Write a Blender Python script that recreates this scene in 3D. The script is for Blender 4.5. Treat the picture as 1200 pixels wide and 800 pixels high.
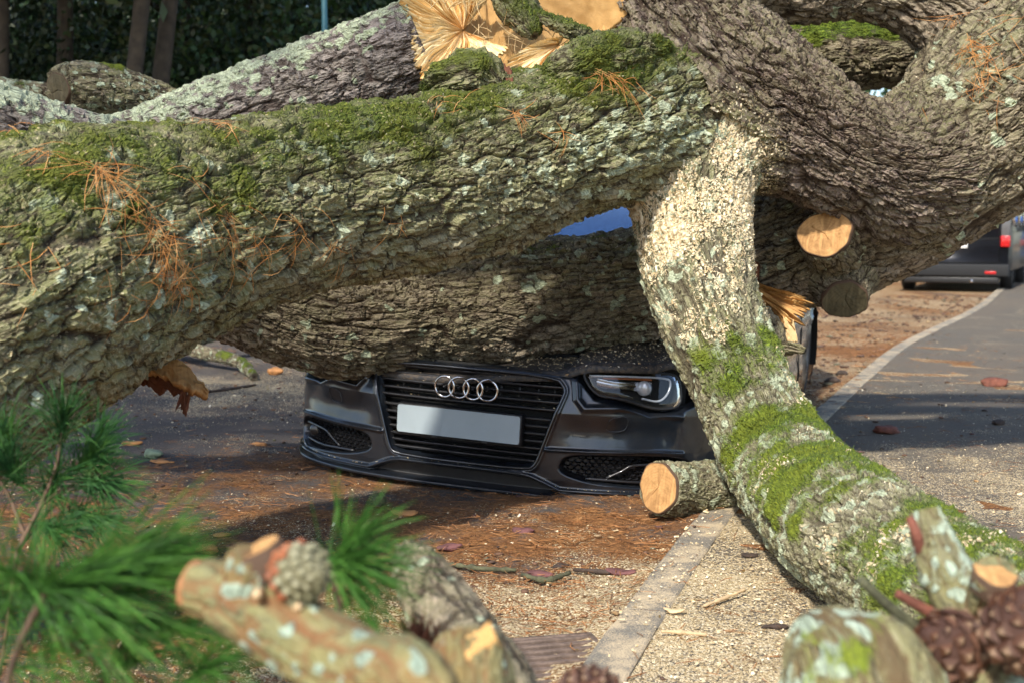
import bpy, bmesh, math, random
import numpy as np
from mathutils import Vector, Matrix

# ---------------------------------------------------------------- clear
for _o in list(bpy.data.objects):
    bpy.data.objects.remove(_o, do_unlink=True)
SC = bpy.context.scene
COL = SC.collection
RNG = np.random.default_rng(11)
random.seed(5)

# ---------------------------------------------------------------- camera
FPX, CAM_H = 1500.0, 1.05                     # focal length in photo pixels, eye height in metres
PITCH = math.atan(127.0 / 1500.0)
cam_data = bpy.data.cameras.new("camera")
cam = bpy.data.objects.new("camera", cam_data)
COL.objects.link(cam)
cam_data.sensor_width = 36.0
cam_data.lens = 36.0 * FPX / 1200.0
cam_data.clip_end = 600.0
cam.location = (0, 0, CAM_H)
cam.rotation_euler = (math.pi / 2 - PITCH, 0, 0)
cam_data.dof.use_dof = True
cam_data.dof.focus_distance = 4.25
cam_data.dof.aperture_fstop = 4.2
SC.camera = cam

# ---------------------------------------------------------------- sky, sun, exposure
SUN_EL, SUN_AZ = math.radians(45), math.radians(206)      # azimuth clockwise from +Y (view direction)
world = bpy.data.worlds.new("World")
SC.world = world
world.use_nodes = True
_nt = world.node_tree
_nt.nodes.clear()
_out = _nt.nodes.new("ShaderNodeOutputWorld")
_bg = _nt.nodes.new("ShaderNodeBackground")
_sky = _nt.nodes.new("ShaderNodeTexSky")
_sky.sky_type = 'NISHITA'
_sky.sun_disc = False
_sky.sun_elevation = SUN_EL
_sky.sun_rotation = SUN_AZ
_sky.air_density, _sky.dust_density, _sky.ozone_density = 1.0, 1.2, 1.0
_bg.inputs["Strength"].default_value = 0.13
_nt.links.new(_sky.outputs[0], _bg.inputs[0])
_nt.links.new(_bg.outputs[0], _out.inputs[0])
sun_data = bpy.data.lights.new("sun", 'SUN')
sun_data.energy = 3.3
sun_data.angle = math.radians(3.0)
sun_data.color = (1.0, 0.93, 0.82)
sun = bpy.data.objects.new("sun", sun_data)
COL.objects.link(sun)
_sd = Vector((math.sin(SUN_AZ) * math.cos(SUN_EL), math.cos(SUN_AZ) * math.cos(SUN_EL), math.sin(SUN_EL)))
sun.rotation_euler = _sd.to_track_quat('Z', 'Y').to_euler()
sun.location = _sd * 30
SC.view_settings.view_transform = 'Standard'
SC.view_settings.look = 'None'
SC.view_settings.gamma = 1.0
SC.view_settings.exposure = 0.98
SC.cycles.max_bounces = 5
SC.cycles.diffuse_bounces = 3
SC.cycles.glossy_bounces = 3
SC.cycles.use_adaptive_sampling = True
SC.cycles.adaptive_threshold = 0.03

# ---------------------------------------------------------------- helpers: places
_fw = np.array([0, math.cos(PITCH), -math.sin(PITCH)])
_up = np.array([0, math.sin(PITCH), math.cos(PITCH)])
_C = np.array([0, 0, CAM_H])

def P(px, py, d):
    """world point seen at photo position px,py at d metres along the view axis"""
    return _C + (np.array([1.0, 0, 0]) * (px - 600) / FPX + _up * (400 - py) / FPX + _fw) * d

def G(px, py, z=0.0):
    """world point on the level z seen at photo position px,py"""
    r = np.array([1.0, 0, 0]) * (px - 600) / FPX + _up * (400 - py) / FPX + _fw
    return _C + r * ((z - CAM_H) / r[2])

# ---------------------------------------------------------------- helpers: noise
def _h(ix, iy, iz, seed):
    n = (ix.astype(np.int64) * 374761393 + iy.astype(np.int64) * 668265263 + iz.astype(np.int64) * 2147483647 + seed * 974634533) & 0xFFFFFFFF
    n = ((n ^ (n >> 13)) * 1274126177) & 0xFFFFFFFF
    n = ((n ^ (n >> 16)) * 2246822519) & 0xFFFFFFFF
    return ((n ^ (n >> 15)) & 0xFFFFFF) / float(0x1000000)

def noise3(p, seed=0):
    i = np.floor(p).astype(np.int64)
    f = p - i
    f = f * f * (3 - 2 * f)
    x, y, z = i[:, 0], i[:, 1], i[:, 2]
    fx, fy, fz = f[:, 0], f[:, 1], f[:, 2]
    def L(a, b, t):
        return a + (b - a) * t
    r = L(L(L(_h(x, y, z, seed), _h(x + 1, y, z, seed), fx), L(_h(x, y + 1, z, seed), _h(x + 1, y + 1, z, seed), fx), fy),
          L(L(_h(x, y, z + 1, seed), _h(x + 1, y, z + 1, seed), fx), L(_h(x, y + 1, z + 1, seed), _h(x + 1, y + 1, z + 1, seed), fx), fy), fz)
    return r * 2 - 1

def fbm(p, octv=3, seed=0, gain=0.5):
    a, s, r = 1.0, 0.0, 0.0
    for k in range(octv):
        r = r + a * noise3(p * (2.03 ** k), seed + k * 17)
        s += a
        a *= gain
    return r / s

def voronoi(u, v, nv, seed):
    """cells one unit wide; v wraps after nv cells. Returns F1, F2, cell random, offset to the cell's point"""
    iu, iv = np.floor(u), np.floor(v)
    f1 = np.full(u.shape, 9.0); f2 = np.full(u.shape, 9.0)
    rid = np.zeros(u.shape); ou = np.zeros(u.shape); ov = np.zeros(u.shape)
    for a in (-1, 0, 1):
        for b in (-1, 0, 1):
            cu, cv = iu + a, iv + b
            w = np.mod(cv, nv) if nv else cv
            z = np.zeros_like(cu)
            du = cu + 0.08 + 0.84 * _h(cu, w, z, seed) - u
            dv = cv + 0.08 + 0.84 * _h(cu, w, z, seed + 1) - v
            d = np.abs(du) ** 2 + np.abs(dv) ** 2
            near = d < f1
            f2 = np.where(near, f1, np.minimum(f2, d))
            rid = np.where(near, _h(cu, w, z, seed + 2), rid)
            ou = np.where(near, du, ou); ov = np.where(near, dv, ov)
            f1 = np.where(near, d, f1)
    return np.sqrt(f1), np.sqrt(f2), rid, ou, ov

def sstep(a, b, x):
    t = np.clip((x - a) / (b - a), 0, 1)
    return t * t * (3 - 2 * t)

# ---------------------------------------------------------------- helpers: objects
def mesh_data(name, V, F, mat=None, smooth=True, attrs=None, mats=None, midx=None):
    V = np.asarray(V, dtype=np.float32)
    me = bpy.data.meshes.new(name)
    if isinstance(F, np.ndarray):
        n, k = F.shape
        me.vertices.add(len(V)); me.vertices.foreach_set("co", V.ravel())
        me.loops.add(n * k); me.loops.foreach_set("vertex_index", F.astype(np.int32).ravel())
        me.polygons.add(n); me.polygons.foreach_set("loop_start", np.arange(0, n * k, k, dtype=np.int32))
        me.update(calc_edges=True)
    else:
        me.from_pydata([tuple(map(float, v)) for v in V], [], [tuple(map(int, f)) for f in F])
        me.update()
    if smooth:
        me.polygons.foreach_set("use_smooth", np.ones(len(me.polygons), dtype=bool))
    for m in (mats or ([mat] if mat else [])):
        me.materials.append(m)
    if midx is not None:
        me.polygons.foreach_set("material_index", np.asarray(midx, dtype=np.int32))
    for k, a in (attrs or {}).items():
        a = np.asarray(a, dtype=np.float32)
        at = me.attributes.new(k, 'FLOAT_COLOR', 'POINT')
        if a.shape[1] == 3:
            a = np.concatenate([a, np.ones((len(a), 1), np.float32)], 1)
        at.data.foreach_set("color", a.ravel())
    return me

def link(name, me, parent=None, loc=None, rot=None, scale=None):
    o = bpy.data.objects.new(name, me)
    COL.objects.link(o)
    if parent is not None:
        o.parent = parent
    if loc is not None:
        o.location = loc
    if rot is not None:
        o.rotation_euler = rot
    if scale is not None:
        o.scale = scale
    return o

def mobj(name, V, F, mat, parent=None, org=None, **kw):
    """mesh object; V in world space, org = origin of the parent chain that V has to be measured from"""
    V = np.asarray(V, dtype=float)
    if org is not None:
        V = V - np.asarray(org)
    return link(name, mesh_data(name, V, F, mat, **kw), parent)

def tag(o, label=None, cat=None, group=None, kind=None):
    if label: o["label"] = label
    if cat: o["category"] = cat
    if group: o["group"] = group
    if kind: o["kind"] = kind
    return o

def thing(name, loc, label, cat, group=None, rot=None):
    o = link(name, None, loc=tuple(map(float, loc)), rot=rot)
    return tag(o, label, cat, group)

class MB:
    """collects simple shapes into one mesh"""
    def __init__(self):
        self.V, self.F = [], []
    def add(self, V, F):
        b = sum(len(v) for v in self.V)
        self.V.append(np.asarray(V, float))
        self.F += [tuple(i + b for i in f) for f in F]
        return self
    def box(self, x0, x1, y0, y1, z0, z1, bev=0.0):
        if bev <= 0:
            V = [(x, y, z) for x in (x0, x1) for y in (y0, y1) for z in (z0, z1)]
            return self.add(V, [(0, 1, 3, 2), (4, 6, 7, 5), (0, 4, 5, 1), (2, 3, 7, 6), (0, 2, 6, 4), (1, 5, 7, 3)])
        bm = bmesh.new()
        bmesh.ops.create_cube(bm, size=1)
        for v in bm.verts:
            v.co = ((x0 + x1) / 2 + v.co.x * (x1 - x0), (y0 + y1) / 2 + v.co.y * (y1 - y0), (z0 + z1) / 2 + v.co.z * (z1 - z0))
        bmesh.ops.bevel(bm, geom=list(bm.edges), offset=bev, segments=2, affect='EDGES', profile=0.6)
        bm.verts.index_update()
        V = [v.co[:] for v in bm.verts]; F = [[v.index for v in f.verts] for f in bm.faces]
        bm.free()
        return self.add(V, F)
    def tube(self, pts, rad, n=10, caps=True, flat=1.0):
        V, F = tube_mesh(pts, rad, n, caps, flat)
        return self.add(V, F)
    def build(self, name, mat, parent=None, org=None, **kw):
        V = np.concatenate(self.V)
        return mobj(name, V, self.F, mat, parent, org, **kw)

def resample(pts, step=None, n=None):
    """Catmull-Rom through rows of pts, evenly spaced by the first three columns"""
    p = np.asarray(pts, float)
    q = np.vstack([2 * p[0] - p[1], p, 2 * p[-1] - p[-2]])
    out = []
    for i in range(1, len(q) - 2):
        t = np.linspace(0, 1, 24, endpoint=False)[:, None]
        a, b, c, d = q[i - 1], q[i], q[i + 1], q[i + 2]
        out.append(0.5 * (2 * b + (c - a) * t + (2 * a - 5 * b + 4 * c - d) * t ** 2 + (3 * b - a - 3 * c + d) * t ** 3))
    out = np.vstack(out + [p[-1:]])
    s = np.r_[0, np.cumsum(np.linalg.norm(np.diff(out[:, :3], axis=0), axis=1))]
    if n is None:
        n = max(2, int(s[-1] / step) + 1)
    t = np.linspace(0, s[-1], n)
    return np.stack([np.interp(t, s, out[:, k]) for k in range(out.shape[1])], 1), t

def frames(c):
    T = np.gradient(c, axis=0)
    T /= np.linalg.norm(T, axis=1)[:, None]
    N = np.zeros_like(T)
    # reference pointing away from the camera side, carried along the path
    n = np.array([0.0, 1.0, 0.0])
    if abs(T[0] @ n) > 0.9:
        n = np.array([0.0, 0.0, 1.0])
    for i in range(len(T)):
        n = n - T[i] * (n @ T[i])
        n /= np.linalg.norm(n)
        N[i] = n
    return T, N, np.cross(T, N)

def tube_mesh(pts, rad, n=10, caps=True, flat=1.0):
    c = np.asarray(pts, float)
    rad = np.broadcast_to(np.asarray(rad, float), (len(c),))
    T, N, B = frames(c)
    a = np.linspace(0, 2 * math.pi, n, endpoint=False)
    V = (c[:, None] + rad[:, None, None] * (np.cos(a)[None, :, None] * N[:, None] * flat + np.sin(a)[None, :, None] * B[:, None])).reshape(-1, 3)
    F = [(i * n + j, i * n + (j + 1) % n, (i + 1) * n + (j + 1) % n, (i + 1) * n + j) for i in range(len(c) - 1) for j in range(n)]
    if caps:
        F += [tuple(range(n))[::-1], tuple(range((len(c) - 1) * n, len(c) * n))]
    return V, F

def grid_faces(nu, nv, wrap):
    i = np.arange(nu - 1)[:, None]
    j = np.arange(nv if wrap else nv - 1)[None, :]
    j2 = (j + 1) % nv
    f = np.stack([i * nv + j, i * nv + j2, (i + 1) * nv + j2, (i + 1) * nv + j], -1)
    return f.reshape(-1, 4)

# ---------------------------------------------------------------- helpers: materials
class NT:
    def __init__(self, name):
        self.m = bpy.data.materials.new(name)
        self.m.use_nodes = True
        self.t = self.m.node_tree
        self.b = self.t.nodes["Principled BSDF"]
        self.tc = None
    def n(self, typ, **kw):
        nd = self.t.nodes.new(typ)
        for k, v in kw.items():
            if k.startswith("i_"):
                key = k[2:]
                key = int(key) if key.isdigit() else key.replace("_", " ")
                nd.inputs[key].default_value = v
            else:
                setattr(nd, k, v)
        return nd
    def l(self, a, b):
        self.t.links.new(a, b)
    def obj(self):
        if self.tc is None:
            self.tc = self.n("ShaderNodeTexCoord")
        return self.tc.outputs["Object"]
    def noise(self, scale, detail=3, rough=0.55, vec=None, dist=0.0):
        nd = self.n("ShaderNodeTexNoise", i_Scale=scale, i_Detail=detail, i_Roughness=rough, i_Distortion=dist)
        self.l(vec or self.obj(), nd.inputs["Vector"])
        return nd.outputs["Fac"]
    def voro(self, scale, feature='F1', vec=None, out="Distance", rnd=1.0):
        nd = self.n("ShaderNodeTexVoronoi", feature=feature, i_Scale=scale, i_Randomness=rnd)
        self.l(vec or self.obj(), nd.inputs["Vector"])
        return nd.outputs[out]
    def math(self, op, a, b=None, clamp=False):
        nd = self.n("ShaderNodeMath", operation=op, use_clamp=clamp)
        for k, x in enumerate((a, b)):
            if x is None: continue
            if isinstance(x, (int, float)): nd.inputs[k].default_value = x
            else: self.l(x, nd.inputs[k])
        return nd.outputs[0]
    def ramp(self, fac, stops, interp='LINEAR'):
        nd = self.n("ShaderNodeValToRGB")
        cr = nd.color_ramp
        cr.interpolation = interp
        while len(cr.elements) < len(stops):
            cr.elements.new(0.5)
        for e, (p, c) in zip(cr.elements, stops):
            e.position = p
            e.color = (c, c, c, 1) if isinstance(c, (int, float)) else (*c, 1)
        self.l(fac, nd.inputs[0])
        return nd.outputs[0]
    def mix(self, fac, a, b, blend='MIX'):
        nd = self.n("ShaderNodeMix", data_type='RGBA', blend_type=blend)
        for s, x in ((nd.inputs[0], fac), (nd.inputs[6], a), (nd.inputs[7], b)):
            if isinstance(x, (int, float)): s.default_value = x
            elif isinstance(x, tuple): s.default_value = (*x, 1)
            else: self.l(x, s)
        return nd.outputs[2]
    def attr(self, name):
        nd = self.n("ShaderNodeAttribute", attribute_name=name)
        sp = self.n("ShaderNodeSeparateColor")
        self.l(nd.outputs["Color"], sp.inputs[0])
        return sp.outputs[0], sp.outputs[1], sp.outputs[2], nd.outputs["Alpha"]
    def col(self, c):
        s = self.b.inputs["Base Color"]
        if isinstance(c, tuple): s.default_value = (*c, 1)
        else: self.l(c, s)
    def set(self, **kw):
        for k, v in kw.items():
            s = self.b.inputs[k.replace("_", " ")]
            if isinstance(v, (int, float, tuple)): s.default_value = v if not isinstance(v, tuple) else (*v, 1)
            else: self.l(v, s)
    def bump(self, h, strength=0.5, dist=0.01, prev=None):
        nd = self.n("ShaderNodeBump", i_Strength=strength, i_Distance=dist)
        self.l(h, nd.inputs["Height"])
        if prev is not None: self.l(prev, nd.inputs["Normal"])
        self.l(nd.outputs[0], self.b.inputs["Normal"])
        return nd.outputs[0]

def simple(name, c, rough=0.5, metal=0.0, var=0.15, scale=30, bump=0.0, **kw):
    m = NT(name)
    f = m.noise(scale, 4)
    lo = tuple(x * (1 - var) for x in c); hi = tuple(min(1, x * (1 + var)) for x in c)
    m.col(m.ramp(f, [(0.3, lo), (0.7, hi)]))
    m.set(Roughness=rough, Metallic=metal, **kw)
    if bump: m.bump(m.noise(scale * 6, 3), bump, 0.004)
    return m.m
# ================================================================ ground
KERB = np.array([(-1.15, -2.0), (-0.42, 0.8), (0.22, 3.1), (0.73, 4.69), (1.22, 5.97), (1.79, 7.39), (2.38, 8.87), (3.67, 11.93),
                 (6.19, 17.15), (8.27, 21.94), (12.2, 31.0), (21.0, 52.0), (40, 100)], float)
PAV_Z = 0.05
_kc, _ks = resample(np.c_[KERB, np.zeros(len(KERB))], step=0.1)
_kt = np.gradient(_kc[:, :2], axis=0); _kt /= np.linalg.norm(_kt, axis=1)[:, None]
_kn = np.c_[_kt[:, 1], -_kt[:, 0]]                    # towards the pavement

def kerb_x(y):
    return np.interp(y, _kc[:, 1], _kc[:, 0])

def ground_mat(name, paved):
    m = NT(name)
    saw_d, lit_d, tone, _ = m.attr("cover")
    vn = m.n("ShaderNodeTexVoronoi", voronoi_dimensions='2D', i_Scale=210.0); m.l(m.obj(), vn.inputs["Vector"])
    sp = m.n("ShaderNodeSeparateColor"); m.l(vn.outputs["Color"], sp.inputs[0])
    mid = m.noise(34, 3, 0.65)
    # asphalt: stones in dark binder
    asp = m.mix(m.ramp(sp.outputs[2], [(0.2, 0.0), (0.9, 1.0)]), (0.055, 0.050, 0.048) if not paved else (0.100, 0.088, 0.072), (0.135, 0.122, 0.114) if not paved else (0.20, 0.178, 0.145))
    asp = m.mix(m.ramp(tone, [(0.30, 0.0), (0.7, 0.7)]), asp, (0.112, 0.092, 0.080) if not paved else (0.17, 0.14, 0.108))
    # pine litter: stretched fibres
    mp = m.n("ShaderNodeMapping"); m.l(m.obj(), mp.inputs[0]); mp.inputs["Scale"].default_value = (24, 58, 20); mp.inputs["Rotation"].default_value = (0, 0, 0.6)
    fb = m.noise(1.0, 3, 0.72, mp.outputs[0], 2.5)
    lit = m.ramp(fb, [(0.36, (0.100, 0.044, 0.019)), (0.50, (0.27, 0.122, 0.044)), (0.62, (0.44, 0.215, 0.080)), (0.76, (0.56, 0.34, 0.16))])
    lit = m.mix(m.ramp(mid, [(0.48, 0.0), (0.68, 0.6)]), lit, (0.095, 0.050, 0.028))
    brk = m.math('ADD', m.math('MULTIPLY', mid, 0.6), m.math('MULTIPLY', fb, 0.4))
    lm = m.math('MULTIPLY', m.math('SUBTRACT', m.math('ADD', brk, lit_d), 1.0), 4.0, True)
    c = m.mix(lm, asp, lit)
    saw = m.ramp(sp.outputs[0], [(0.0, (0.34, 0.24, 0.12)), (0.35, (0.54, 0.42, 0.24)), (0.75, (0.69, 0.56, 0.35)), (1.0, (0.82, 0.72, 0.52))])
    sv = m.math('ADD', m.math('MULTIPLY', mid, 0.45), m.math('MULTIPLY', sp.outputs[1], 0.55))
    sm = m.math('MULTIPLY', m.math('SUBTRACT', m.math('ADD', sv, saw_d), 1.0), 9.0, True)
    c = m.mix(sm, c, saw)
    m.col(c)
    m.set(Roughness=0.92, Specular_IOR_Level=0.2)
    h = m.math('SUBTRACT', m.math('ADD', m.math('MULTIPLY', sm, 0.5), 0.5), vn.outputs["Distance"])
    h = m.math('ADD', h, m.math('MULTIPLY', fb, m.math('MULTIPLY', lm, 2.5)))
    m.bump(h, 0.85, 0.006)
    return m.m

def saw_density(x, y, paved):
    x, y = np.atleast_1d(x).astype(float), np.atleast_1d(y).astype(float)
    q = np.stack([x, y, np.zeros_like(x)], 1)
    n = fbm(q * 1.3, 3, 3)
    k = kerb_x(y)
    if paved:
        d = 0.70 - 0.10 * np.clip(y - 3.0, 0, 9) + 0.34 * n + 0.12 * fbm(q * 4.5, 2, 31)
        d += 0.14 * np.exp(-((y - 4.9) / 0.75) ** 2) * (x > 1.2)         # drift thrown by the saw
        d -= 0.28 * sstep(5.3, 6.6, y)
        d -= 0.18 * np.exp(-((y - 4.15) / 0.22) ** 2) * (x > 1.55)
        return np.clip(d, 0.22, 0.75)
    d = 0.24 + 0.12 * n
    edge = 3.75 + 0.25 * n - 0.28 * (x - 0.1)
    d += 0.42 * sstep(0.35, -0.25, y - edge) * sstep(-1.1, -0.2, x + 0.25 * n)
    d += 0.22 * np.exp(-((x + 1.6) / 1.0) ** 2 - ((y - 8.6) / 1.4) ** 2)
    d += 0.10 * np.exp(-((x - 0.45) / 0.3) ** 2 - ((y - 4.1) / 0.5) ** 2)
    d += 0.20 * sstep(0.4, 1.2, x) * sstep(6.0, 8.0, y) * (1 + 0.8 * n)
    return np.clip(d, 0.05, 0.8)

def lit_density(x, y, paved):
    x, y = np.atleast_1d(x).astype(float), np.atleast_1d(y).astype(float)
    q = np.stack([x, y, np.zeros_like(x)], 1)
    n = fbm(q * 0.9, 3, 8)
    if paved:
        d = 0.27 + 0.14 * n + 0.10 * sstep(7, 20, y)
        d += 0.3 * np.exp(-((x - 2.35) / 0.22) ** 2 - ((y - 6.85) / 0.12) ** 2)
        return np.clip(d, 0, 0.6)
    d = 0.58 + 0.15 * n
    d += 0.14 * sstep(5.2, 4.5, y) + 0.20 * sstep(0.0, 1.0, x) * sstep(6, 8, y)
    d -= 0.34 * np.exp(-((x + 1.9) / 1.25) ** 2) * sstep(5.6, 6.6, y)     # swept asphalt beside the car
    return np.clip(d, 0.1, 0.85)

def ground_sheet(name, xs, ys, z, paved, inset=0.0):
    X, Y = np.meshgrid(xs, ys)
    if paved:                                            # xs are offsets from the kerb
        X = X + kerb_x(Y) + inset
    x, y = X.ravel(), Y.ravel()
    V = np.stack([x, y, np.full_like(x, z)], 1)
    near = (y < 14) & (y > 1.5)
    q = np.stack([x, y, 0 * x], 1)
    lit, saw = lit_density(x, y, paved), saw_density(x, y, paved)
    V[:, 2] += np.where(near, 0.006 * fbm(q * 5, 3, 5) + (0 if paved else 0.022 * sstep(0.45, 0.75, lit) * (0.6 + fbm(q * 9, 2, 12))), 0)
    if not paved:                                        # litter banked up against the kerb
        V[:, 2] += np.where(near, 0.030 * np.exp(-np.clip(kerb_x(y) - x, 0, 9) / 0.10), 0)
    F = grid_faces(len(ys), len(xs), False)[:, ::-1]
    o = mobj(name, V, F, ground_mat(name, paved), attrs={"cover": np.stack([saw + 0.22 * fbm(q * 5, 3, 21), lit + 0.3 * fbm(q * 7, 3, 22), 0.5 + 0.6 * fbm(q * 2.5, 3, 23)], 1)})
    return tag(o, kind="structure")

_ax = np.r_[-300, -120, -60, -30, -16, -10, -7, -5, np.arange(-4, 2.5, 0.05), np.arange(2.6, 8, 0.3), 9, 12, 16, 24, 45, 100, 300]
_ay = np.r_[-200, -60, -20, -6, -2, np.arange(0, 2, 0.4), np.arange(2, 9, 0.05), np.arange(9, 16, 0.25), np.arange(16, 34, 1.0), 40, 60, 100, 200, 400]
ground_sheet("road", _ax, _ay, 0.0, False)
_px = np.r_[np.arange(0, 3.2, 0.05), np.arange(3.3, 7, 0.3), 8, 12, 20, 40]
_py = np.r_[np.arange(-2, 2, 0.4), np.arange(2, 9, 0.05), np.arange(9, 16, 0.25), np.arange(16, 34, 1.0), 40, 60, 90]
ground_sheet("pavement", _px, _py, PAV_Z, True, 0.125)

# kerb: one stone after the other
def kerb_mat():
    m = NT("kerb_concrete")
    g = m.noise(160, 3)
    c = m.ramp(g, [(0.35, (0.115, 0.106, 0.090)), (0.65, (0.19, 0.178, 0.15))])
    c = m.mix(m.ramp(m.noise(6, 4), [(0.4, 0.0), (0.65, 0.7)]), c, (0.20, 0.175, 0.14))
    sv = m.math('ADD', m.math('MULTIPLY', m.noise(9, 5, 0.6), 0.6), m.math('MULTIPLY', m.noise(220, 1), 0.4))
    c = m.mix(m.ramp(sv, [(0.46, 0.0), (0.58, 0.9)]), c, (0.50, 0.40, 0.26))
    m.col(c); m.set(Roughness=0.9)
    m.bump(g, 0.6, 0.003)
    return m.m
kerb = tag(link("kerb", None, loc=(0.22, 3.1, 0)), kind="structure")
_km = kerb_mat()
_s = 0.0
while _s < 36:
    L = 0.9 if _s < 14 else 1.8
    ss = np.linspace(_s + 0.004, _s + L - 0.004, 5 if L < 1 else 7)
    c = np.stack([np.interp(ss, _ks, _kc[:, 0]), np.interp(ss, _ks, _kc[:, 1])], 1)
    nn = np.stack([np.interp(ss, _ks, _kn[:, 0]), np.interp(ss, _ks, _kn[:, 1])], 1)
    j = random.uniform(-0.003, 0.003)
    prof_ = [(0.0, -0.1), (0.0, 0.040), (0.003, 0.050), (0.012, 0.0555), (0.116, 0.0565), (0.122, 0.053), (0.123, -0.1)]
    V = np.array([[c[i, 0] + nn[i, 0] * a - 0.22, c[i, 1] + nn[i, 1] * a - 3.1, b + j] for i in range(len(ss)) for a, b in prof_])
    k = len(prof_)
    F = [(i * k + q, (i + 1) * k + q, (i + 1) * k + q + 1, i * k + q + 1) for i in range(len(ss) - 1) for q in range(k - 1)]
    F += [tuple(range(k)), tuple(range((len(ss) - 1) * k, len(ss) * k))[::-1]]
    link("kerb_stone", mesh_data("kerb_stone", V, F, _km, smooth=False), kerb)
    _s += L

# forest floor on the far side of the road
def soil_mat():
    m = NT("forest_soil")
    c = m.ramp(m.noise(3, 5), [(0.3, (0.02, 0.016, 0.01)), (0.6, (0.05, 0.036, 0.02)), (0.8, (0.03, 0.045, 0.015))])
    m.col(c); m.set(Roughness=0.95)
    m.bump(m.noise(25, 4), 0.8, 0.03)
    return m.m
_fx = np.r_[-300, -100, np.linspace(-40, 2.2, 60)]
_fy = np.linspace(0, 1, 24)
X, T_ = np.meshgrid(_fx, _fy)
Y = 12.6 + 0.22 * np.clip(X + 6, -40, 12) + T_ ** 2 * 120
V = np.stack([X.ravel(), Y.ravel(), 0.06 + 0.05 * fbm(np.stack([X.ravel(), Y.ravel(), 0 * X.ravel()], 1), 3, 4) + 0.0 * X.ravel()], 1)
tag(mobj("forest_floor", V, grid_faces(24, len(_fx), False)[:, ::-1], soil_mat()), kind="structure")
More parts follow.
